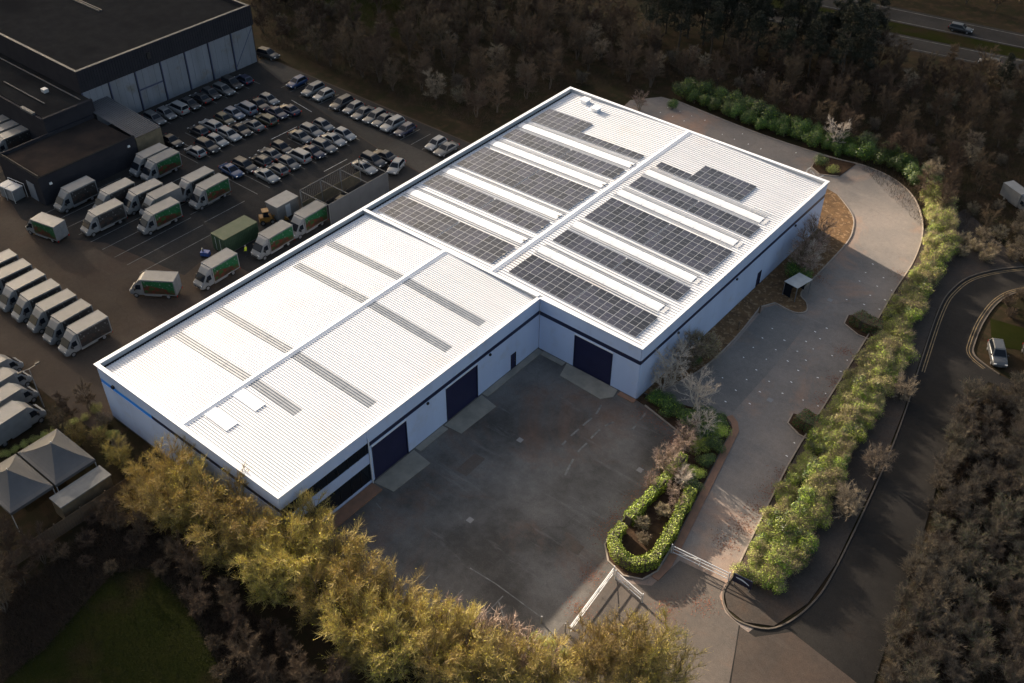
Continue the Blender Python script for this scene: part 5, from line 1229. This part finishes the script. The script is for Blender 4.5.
wood([(885, 690), (898, 610), (925, 520), (948, 450), (968, 400), (1050, 390), (1060, 690)], 2.1, 4, TSCRUB, 'bare_shrub', 'leafless grey-brown shrub in the thicket across the road at right', 'shrubs across the road', .6, .95, 'shrub')
wood([(925, 262), (950, 240), (1040, 232), (1040, 258), (985, 262)], 2.4, 14, SCRUB, 'bare_shrub', 'low leafless shrub on the bank above the road bend', 'shrubs above the bend', .45, .7, 'shrub')
wood([(995, 300), (1040, 292), (1040, 330), (1000, 316)], 2.2, 15, DSCRUB, 'bare_shrub', 'low rusty shrub on the corner by the lawn at right edge', 'shrubs by the lawn', .4, .6, 'shrub')
for i, (x, y, s_) in enumerate(((14, 566, .9), (38, 548, .7), (-6, 590, 1.0), (4, 538, .8))):
    p = px(x, y, 3.5*s_); plant('bare_tree', BROWN[i % 6], (p[0], p[1], -.03), vr.uniform(0, 6.28), s_*.85, 'leafless brown tree left of the grass field, %s in its clump' % ORD[i], 'tree', 'trees by the field')
for i, (x, y, s_) in enumerate(((70, 408, .62), (86, 400, .55), (60, 425, .5), (100, 438, .42), (78, 436, .5))):
    p = px(x, y, 3.0*s_); plant('bare_tree', BROWN[i % 6] if i < 3 else GOLD[i % 6], (p[0], p[1], -.03), vr.uniform(0, 6.28), s_*.9, 'small leafless tree near the warehouse corner and lamp post, %s from the lamp' % ORD[i], 'tree', 'small trees near the corner')
wood([(115, 530), (160, 545), (250, 625), (345, 690), (270, 690), (200, 620), (150, 560)], 3.0, 6, BROWN, 'bare_tree', 'dark leafless tree on the field side of golden belt', 'trees on the field side of the belt', .42, .62)
wood([(60, 560), (110, 505), (150, 525), (240, 600), (330, 690), (230, 690), (190, 610), (150, 568), (110, 575)], 2.6, 5, DSCRUB, 'bare_shrub', 'low brown shrub in the dark strip between the field and golden trees', 'shrubs by the field', .35, .6, 'shrub')
pk = 0
for dy, st in ((20, 15), (34, 19), (48, 24)):
    x = 636+dy*.3
    while x < 884-dy*.5:
        p = px(x+vr.uniform(-5, 5), 30+(x-870)*.2+dy+vr.uniform(-3, 3)+12); s_ = vr.uniform(.7, 1.05)
        plant('pine_tree', PINES[pk % 3], (p[0], p[1], -.03), vr.uniform(0, 6.28), s_, 'dark pine at top of picture, %s from the left in %s rank' % (ORD[pk % 40], {20: 'far', 34: 'middle', 48: 'near'}[dy]), 'tree', 'pines in the clump'); pk += 1; x += st*vr.uniform(.8, 1.2)
p = px(1005, 78, 2.5); plant('pine_tree', PINES[1], (p[0], p[1], -.03), 1.0, .5, 'small dark evergreen by the near carriageway at right', 'tree')

# evergreen hedge behind the building
def along(line, step, off):
    out = []; acc = 0; L = [Vector(p) for p in line]
    for a, b in zip(L, L[1:]):
        d = b-a; l_ = d.length
        while acc < l_: 
            n_ = Vector((-d.y, d.x)).normalized(); q_ = a+d*(acc/l_)+n_*off; out.append((q_.x, q_.y)); acc += step
        acc -= l_
    return out
HB = HEDGE_IN
hk = [i for i, p in enumerate(HB)]
north = HB[:25]
k = 0
for off, st, sc, rw in ((1.7, 2.3, .85, 'front'), (4.0, 2.8, 1.0, 'back')):
    for i, q_ in enumerate(along(north, st, off)):
        plant('laurel_bush', LAUR[k % 4], (q_[0]+vr.uniform(-.4, .4), q_[1]+vr.uniform(-.4, .4), -.03), vr.uniform(0, 6.28), sc*vr.uniform(.8, 1.15), 'dark evergreen bush, %s from the left in %s row behind the warehouse' % (ORD[i], rw), 'bush', 'evergreen bushes behind the warehouse', ('stems', 'foliage')); k += 1
east = HB[24:][::-1]
for off, st, sc, rw in ((-1.7, 1.25, .80, 'parking-side'), (-3.2, 1.35, 1.0, 'middle'), (-4.9, 1.6, .95, 'road-side')):
    for i, q_ in enumerate(along(east, st, off)):
        if q_[1] < -15.6 or (off < -4 and q_[1] > 30) or (off < -4 and q_[1] < -11): continue
        dk = vr.random() < (.14 if q_[1] > 6 else .28); pr = HEDGED if dk else (HEDGEB if q_[1] > 6 or vr.random() < .4 else HEDGEB[0:1]+HEDGEB[4:5])
        if q_[1] < 4 and off > -2: q_ = (q_[0]-.3, q_[1])
        plant('hedge_bush', pr[vr.randrange(len(pr))], (q_[0]+vr.uniform(-.3, .3), q_[1]+vr.uniform(-.3, .3), .04), vr.uniform(0, 6.28), sc*vr.uniform(.78, 1.15), '%s, %s from the gate in %s row of roadside hedge' % ('glossy green bush' if dk else 'yellow-green twiggy bush', ORD[i], rw), 'bush', 'bushes of the roadside hedge', ('stems', 'foliage'))
for i, (x, y, s_) in enumerate(((72.0, 6.5, .8), (72.2, -1.0, .75), (69.4, 20.0, .7))):
    plant('bare_shrub', GREYT[i], (x, y, .03), vr.uniform(0, 6.28), s_, 'grey leafless shrub leaning out of the hedge towards the road, %s from the entrance' % ORD[i], 'shrub', 'leafless shrubs on the road side of the hedge')
# clipped hedge ring on the island: leaf-covered walls
def hedge_ring(name, label, line, w, h, leaves, seed, closed=True, mats=(M_limeleaf, M_darkleaf), size=.12, mix=.14, z0=.12):
    rs = np.random.RandomState(seed); e = empty(name, (line[0][0], line[0][1], z0), 0, label, 'hedge')
    L = np.array(line+([line[0]] if closed else [])); seg_ = np.linalg.norm(np.diff(L, axis=0), axis=1); cum = np.concatenate([[0], np.cumsum(seg_)])
    s = rs.uniform(0, cum[-1], leaves); i = np.clip(np.searchsorted(cum, s)-1, 0, len(seg_)-1); f = ((s-cum[i])/seg_[i])[:, None]
    c2 = L[i]+(L[i+1]-L[i])*f; d = unit_v(L[i+1]-L[i]); n_ = np.stack([-d[:, 1], d[:, 0]], 1)
    face = rs.uniform(0, 1, leaves); wob = .10*np.sin(s*1.3)+.08*np.sin(s*3.1+1); hh = h*(1+.06*np.sin(s*.9)+.05*np.sin(s*2.3))
    lat = np.where(face < .36, -w/2, np.where(face < .72, w/2, rs.uniform(-w/2, w/2, leaves)))+rs.normal(0, .06, leaves)+wob*np.sign(lat_sign(face))
    z = np.where(face < .72, rs.uniform(.02, 1, leaves)*hh, hh+rs.normal(0, .05, leaves))
    P = np.stack([c2[:, 0]+n_[:, 0]*lat, c2[:, 1]+n_[:, 1]*lat, z], 1)-np.array([line[0][0], line[0][1], 0])
    out = np.stack([n_[:, 0]*np.sign(lat)*(face < .72), n_[:, 1]*np.sign(lat)*(face < .72), (face >= .72)*1.0], 1)
    nrm = unit_v(out+rs.normal(0, .5, (leaves, 3))); a = unit_v(np.cross(nrm, rs.normal(0, 1, (leaves, 3)))); b = np.cross(nrm, a); sz = size*rs.uniform(.6, 1.4, leaves)[:, None]
    V = np.stack([P-a*sz*.55, P-b*sz*.33, P+a*sz*.55, P+b*sz*.33], 1).reshape(-1, 3); F = np.arange(leaves)[:, None]*4+np.array([[0, 1, 2, 3]])
    link('foliage', np_mesh('foliage', V, F, list(mats), (rs.uniform(0, 1, leaves) < mix).astype(int)), e)
    inner = ribbon([(x-line[0][0], y-line[0][1]) for x, y in line], w*.72, -.1, h*.86, closed=closed); inner.build('branch_core', M_bark, e)
    return e
def lat_sign(f): return np.where(f < .36, -1.0, 1.0)
RING = smooth_line([(55.3, -17.6), (55.6, -19.6), (57.0, -20.9), (58.6, -21.0), (59.8, -19.9), (60.0, -17.8), (59.0, -12.6), (58.2, -9.0)], 4)
hedge_ring('clipped_hedge', 'bright green hedge curling round the end of the island bed', RING[::-1]+[], 1.0, 1.45, 12000, 5, closed=False)
hedge_ring('clipped_hedge', 'clipped yellow-green hedge along the yard side of the island bed', [(55.2, -16.6), (55.2, -13), (55.1, -9), (54.9, -5.2)], 0.95, 1.35, 7000, 6, closed=False)
for i, (nm, ln) in enumerate((('clipped dark hedge block on the upper parking peninsula', [(58.7, 30.4), (60.2, 29.9), (62.6, 30.1)]), ('clipped dark hedge block on the lower parking peninsula', [(61.7, 8.8), (63.0, 8.6), (64.8, 8.7)]))):
    hedge_ring('clipped_hedge', nm, ln, 1.9, 1.35, 4200, 8+i, closed=False, mats=(M_darkleaf, M_deadleaf), mix=.35)
for i, (x, y, s_, m_) in enumerate(((37.4, 63.6, .72, 0), (39.8, 63.0, .62, 1))):
    plant('clipped_bush', (LAUR, OLIV)[m_][0], (x, y, .08), 0, s_, ['round clipped dark bush by the painted roundel', 'low brownish clipped bush by the painted roundel'][i], 'bush', None, ('stems', 'foliage'), .75)
# island ivy and shrubs
for i, (x, y, pr, s_) in enumerate(((47.6, 1.0, LAUR, .5), (49.2, 1.0, LAUR, .55), (50.8, .8, LAUR, .55), (52.4, .9, LAUR, .6), (53.8, 1.6, LAUR, .6), (55.0, 2.4, LAUR, .5), (54.8, -.4, LAUR, .6), (55.8, 1.0, LIME, .5), (55.2, -2.6, LIME, .55), (56.4, -1.4, LAUR, .5), (56.8, -3.8, LAUR, .5), (57.2, -6.2, LIME, .5), (56.0, -6.6, OLIV, .42), (57.8, -8.0, LAUR, .45))):
    plant('ivy_bush', pr[i % 4], (x, y, .10), vr.uniform(0, 6.28), s_*vr.uniform(1.3, 1.7), 'low green bush on the island bed, %s from the warehouse corner' % ORD[i], 'bush', 'bushes on the island bed', ('stems', 'foliage'), .55)
for i, (x, y, pr, s_) in enumerate(((54.6, -.8, PALE, .62), (55.8, -8.0, PINK, .5), (54.2, -4.5, PINK, .72), (53.9, -8.0, PINK, .7), (53.6, -2.6, PINK, .7), (54.2, -6.2, PINK, .6), (57.0, -8.6, PALE, .4), (56.8, -10.4, PINK, .45), (54.4, -11.0, PINK, .45), (57.4, -13.2, SCRUB, .35), (56.6, -16.0, SCRUB, .3), (57.8, -17.6, SCRUB, .28), (58.0, -11.6, PINK, .4))):
    plant('bare_shrub', pr[i % len(pr)], (x, y, .10), vr.uniform(0, 6.28), s_*vr.uniform(1.15, 1.5), 'leafless shrub on the island bed, %s from the warehouse corner' % ORD[i], 'shrub', 'leafless shrubs on the island bed')
# trees on the verge by the SE wall
VT = [(47.0, 4.8, PALE, 1.15, 'pale grey leafless tree standing at the warehouse corner'), (51.6, 2.6, PALE, 1.1, 'pale leafless small tree at the corner of the parking bays'), (47.0, 8.2, GREYT, .95, 'grey-brown leafless tree on the verge close to warehouse wall'),
      (47.3, 11.4, SCRUB, 1.15, 'bushy brown leafless shrub on the verge near the grey tree'), (46.8, 3.0, PALE, .8, 'slender pale leafless tree between the corner and dark ivy'), (48.9, 34.5, PINK, 1.4, 'pinkish leafless shrub behind the shelter'), (47.8, 38.2, PINK, 1.55, 'pinkish leafless shrub further along the wall behind shelter'),
      (49.2, 37.2, PALE, .8, 'slim pale leafless tree above the verge behind the shelter'), (47.2, 42.2, PINK, 1.35, 'pinkish leafless shrub nearest the far warehouse corner'), (49.6, 33.0, LAUR, .8, 'dark green bush right behind the shelter'), (48.0, 33.4, LAUR, .75, 'dark green bush between the shelter and warehouse wall'), (47.2, 9.6, LAUR, .5, 'dark green bush at the foot of grey-brown tree')]
for x, y, pr, s_, lb in VT:
    leafy = pr in (LAUR, LIME)
    plant('evergreen_bush' if leafy else 'bare_tree', pr[vr.randrange(len(pr))], (x, y, .06), vr.uniform(0, 6.28), s_, lb, 'bush' if leafy else 'tree', None, ('stems', 'foliage') if leafy else ('trunk', 'crown'))
p = px(836, 140, 1.5); plant('bare_tree', PALE[1], (p[0], p[1], -.03), 1.2, .95, 'pale leafless tree standing out of the dark hedge by the clipped bushes', 'tree')
p = px(640, 104, 1.2); plant('bare_tree', PINK[0], (p[0], p[1], -.02), .4, .9, 'pinkish leafless shrub behind the far roof corner', 'shrub')
p = px(673, 104, 1.0); plant('laurel_bush', LAUR[2], (p[0], p[1], -.02), 2.0, .6, 'dark evergreen bush at the left end of the rear parking', 'bush', None, ('stems', 'foliage'))
p = px(845, 495, 1.5); plant('bare_tree', GREYT[2], (p[0], p[1], .02), 2.0, .6, 'grey leafless shrub leaning over the road from the hedge end', 'shrub')
# bottom bed by the gate, hedge by the tents
for i, (x, y, s_) in enumerate(((534, 638, .5), (548, 642, .5), (560, 652, .5))):
    p = px(x, y, .8); plant('leafy_bush', LIME[i], (p[0], p[1], -.02), vr.uniform(0, 6.28), s_, 'low green bush by the long gate, %s from the left' % ORD[i], 'bush', 'bushes by the gate', ('stems', 'foliage'), .7)
for i in range(9):
    x = 4+i*10; y = 452-i*4.6; p = px(x, y, .6); plant('olive_bush', OLIV[i % 4], (p[0], p[1], -.03), vr.uniform(0, 6.28), .42*vr.uniform(.9, 1.15), 'olive hedge bush between the box trucks and tents, %s from the left' % ORD[i], 'bush', 'hedge bushes by the tents', ('stems', 'foliage'), .7)
for i, (x, y) in enumerate(((96, 408), (104, 422), (112, 436), (120, 446), (100, 432))):
    p = px(x, y, .6); plant('olive_bush', (OLIV, SCRUB)[i % 2][i % 4], (p[0], p[1], -.03), vr.uniform(0, 6.28), .5, 'ochre bush at the foot of warehouse end wall, %s from the corner' % ORD[i], 'bush', 'bushes by the end wall', ('stems', 'foliage') if i % 2 == 0 else ('trunk', 'crown'))

# undergrowth and grass nobody could count
def fuzz(name, polys, n, h, w, mat, seed, label, cat, z=-.03):
    rs = np.random.RandomState(seed); P = []
    tot = len(polys)
    for poly_px in polys:
        poly = [px(*p_) for p_ in poly_px]; a = np.array(poly); lo, hi = a.min(0), a.max(0); q_ = rs.uniform(lo, hi, (n*3, 2)); x, y = q_[:, 0], q_[:, 1]; c = np.zeros(len(q_), bool)
        for i in range(len(poly)):
            x1, y1 = poly[i]; x2, y2 = poly[(i+1) % len(poly)]
            if y1 != y2: c ^= ((y1 > y) != (y2 > y)) & (x < (x2-x1)*(y-y1)/(y2-y1)+x1)
        P.append(q_[c][:n])
    Q = np.concatenate(P); m = len(Q); b = np.concatenate([Q, np.full((m, 1), z)], 1)
    d = unit_v(rs.normal(0, .55, (m, 3))+np.array([0, 0, 1.0]))*h*rs.uniform(.4, 1.2, m)[:, None]; s = unit_v(np.cross(d, rs.normal(0, 1, (m, 3))))*w
    V = np.stack([b-s*.5, b+s*.5, b+d], 1).reshape(-1, 3); F = np.arange(m)[:, None]*3+np.array([[0, 1, 2]])
    return tag(link(name, np_mesh(name, V, F, [mat])), label, cat, kind='stuff')
fuzz('grass_blades', [((-60, 740), (45, 645), (115, 572), (150, 566), (185, 590), (215, 640), (240, 700), (250, 800), (-60, 900))], 60000, .16, .035, pmat('grass_blade', (.019, .024, .005), None, 1, .9, island=.4), 31, 'short green grass of the field at bottom left', 'grass', 0.0)
fuzz('undergrowth', [((235, -60), (262, 42), (330, 70), (400, 98), (480, 128), (545, 95), (600, 85), (660, 95), (650, 40), (520, -20), (400, -60)),
                     ((640, 60), (690, 96), (770, 125), (850, 158), (925, 230), (1040, 250), (1060, 120), (1030, 82), (960, 74), (860, 62), (760, 60)),
                     ((895, 690), (905, 610), (935, 520), (955, 450), (975, 400), (1050, 390), (1060, 690)),
                     ((0, 600), (60, 560), (110, 505), (150, 525), (240, 600), (330, 690), (230, 690), (190, 610), (150, 568), (110, 575), (45, 650), (0, 683))], 36000, 1.1, .04,
     pmat('dead_stalk', (.050, .032, .020), None, 1, .95, island=.45), 32, 'brown dead undergrowth on the woodland floor', 'undergrowth')
mb = MB()
rs = np.random.RandomState(77); n = 5000
def litter(name, centers, n, spread, mat, label, z):
    rs = np.random.RandomState(len(name)*7+n); c = np.array(centers)[rs.randint(0, len(centers), n)]+rs.normal(0, spread, (n, 2)); P = np.concatenate([c, np.full((n, 1), z)], 1)
    a = rs.uniform(0, 6.28, n); s = rs.uniform(.03, .09, n)[:, None]; u = np.stack([np.cos(a), np.sin(a), rs.uniform(-.2, .4, n)], 1)*s; w = np.stack([-np.sin(a), np.cos(a), rs.uniform(-.2, .4, n)], 1)*s*.7
    V = np.stack([P-u, P-w, P+u, P+w], 1).reshape(-1, 3); V[:, 2] = np.maximum(V[:, 2], z); return tag(link(name, np_mesh(name, V, np.arange(n)[:, None]*4+np.array([[0, 1, 2, 3]]), [mat])), label, 'leaves', kind='stuff')
litter('fallen_leaves', [(54, y) for y in range(-19, -2, 2)]+[(52.5, -3), (50, -1.6), (47.5, -1.4), (56, -24), (57.5, -28)]+[(64.5, y) for y in range(-12, 2, 3)]+[(62.5, 14), (62, 18), (60.6, 24), (59.5, 44), (50.8, 36), (66.5, -20), (64, -23)], 5200, .75, M_deadleaf, 'rusty fallen leaves scattered along the hedges and kerbs', .02)

# ================================================================== SHADE SLABS: unseen, added to block the sun around the warehouse
M_shade_slab = bpy.data.materials.new('shade_slab'); M_shade_slab.use_nodes = True
nt = M_shade_slab.node_tree; nt.nodes.clear()
out = nt.nodes.new('ShaderNodeOutputMaterial'); mixs = nt.nodes.new('ShaderNodeMixShader'); tr = nt.nodes.new('ShaderNodeBsdfTransparent'); df = nt.nodes.new('ShaderNodeBsdfDiffuse')
df.inputs[0].default_value = (.85, .86, .88, 1); mixs.inputs[0].default_value = .34
nt.links.new(tr.outputs[0], mixs.inputs[1]); nt.links.new(df.outputs[0], mixs.inputs[2]); nt.links.new(mixs.outputs[0], out.inputs[0])
def up_sun(x, y, z):   # where the sun ray that reaches ground point (x, y) passes height z
    t = z/-SUN_DIR.z; return Vector((x-SUN_DIR.x*t, y-SUN_DIR.y*t, z))
GAP = [(24, -43), (25, -50), (30, -52), (48, -54), (60, -56), (80, -52), (83, -34), (79, -18), (76.5, 4), (74.5, 24), (72.5, 44), (69, 60), (60, 69), (50, 67), (45, 57), (41, 49), (30, 46), (18, 45.5), (15, 38), (15, 0), (17, -25), (22, -38)]  # opening shaped so sun reaches the warehouse and little else
def shade_slab_layer(z, thick, grow, seed):
    r_ = random.Random(seed); gap = smooth_line(GAP, 4, True); n = len(gap); cx, cy = 42, 0
    ph = [r_.uniform(0, 6.28) for _ in range(4)]; rings = []
    for k, (ex, ad, wob) in enumerate(((1.0, grow, .6), (1.25, grow+8, 2.0), (1.9, 40, 6.0), (3.5, 160, 25.0))):
        ring = []
        for i, (x, y) in enumerate(gap):
            a = 2*math.pi*i/n; dx, dy = x-cx, y-cy; l_ = math.hypot(dx, dy)
            w = ad+wob*(1.3*math.sin(5*a+ph[0])+1.0*math.sin(9*a+ph[1])+.7*math.sin(16*a+ph[2]))
            ring.append((cx+dx*ex+dx/l_*w, cy+dy*ex+dy/l_*w))
        rings.append(ring)
    vs = []; fs = []
    for side in (0, 1):
        for k, ring in enumerate(rings):
            for i, (x, y) in enumerate(ring):
                zz = z+(thick*(.25+.75*min(1, k/1.5)) if side else 0)+math.sin(i*1.7+k*2.1)*thick*.15*(1 if side else -.6)
                vs.append(up_sun(x, y, zz))   # edges lean with the light
    m = len(rings)*n
    for k in range(len(rings)-1):
        for i in range(n):
            j = (i+1) % n; a, b, c, d = k*n+i, k*n+j, (k+1)*n+j, (k+1)*n+i
            fs.append((a, d, c, b)); fs.append((m+a, m+b, m+c, m+d))
    for i in range(n):
        j = (i+1) % n; fs.append((i, j, m+j, m+i)); a, b = (len(rings)-1)*n+i, (len(rings)-1)*n+j; fs.append((a, m+a, m+b, b))
    me = bpy.data.meshes.new('shade_slab'); me.from_pydata([tuple(v) for v in vs], [], fs); me.materials.append(M_shade_slab); me.update()
    return tag(link('shade_slab', me), kind='structure')
for z, g_, sd_ in ((200, 0, 1), (214, 3, 2), (228, 6, 3)): shade_slab_layer(z, 12, g_, sd_)
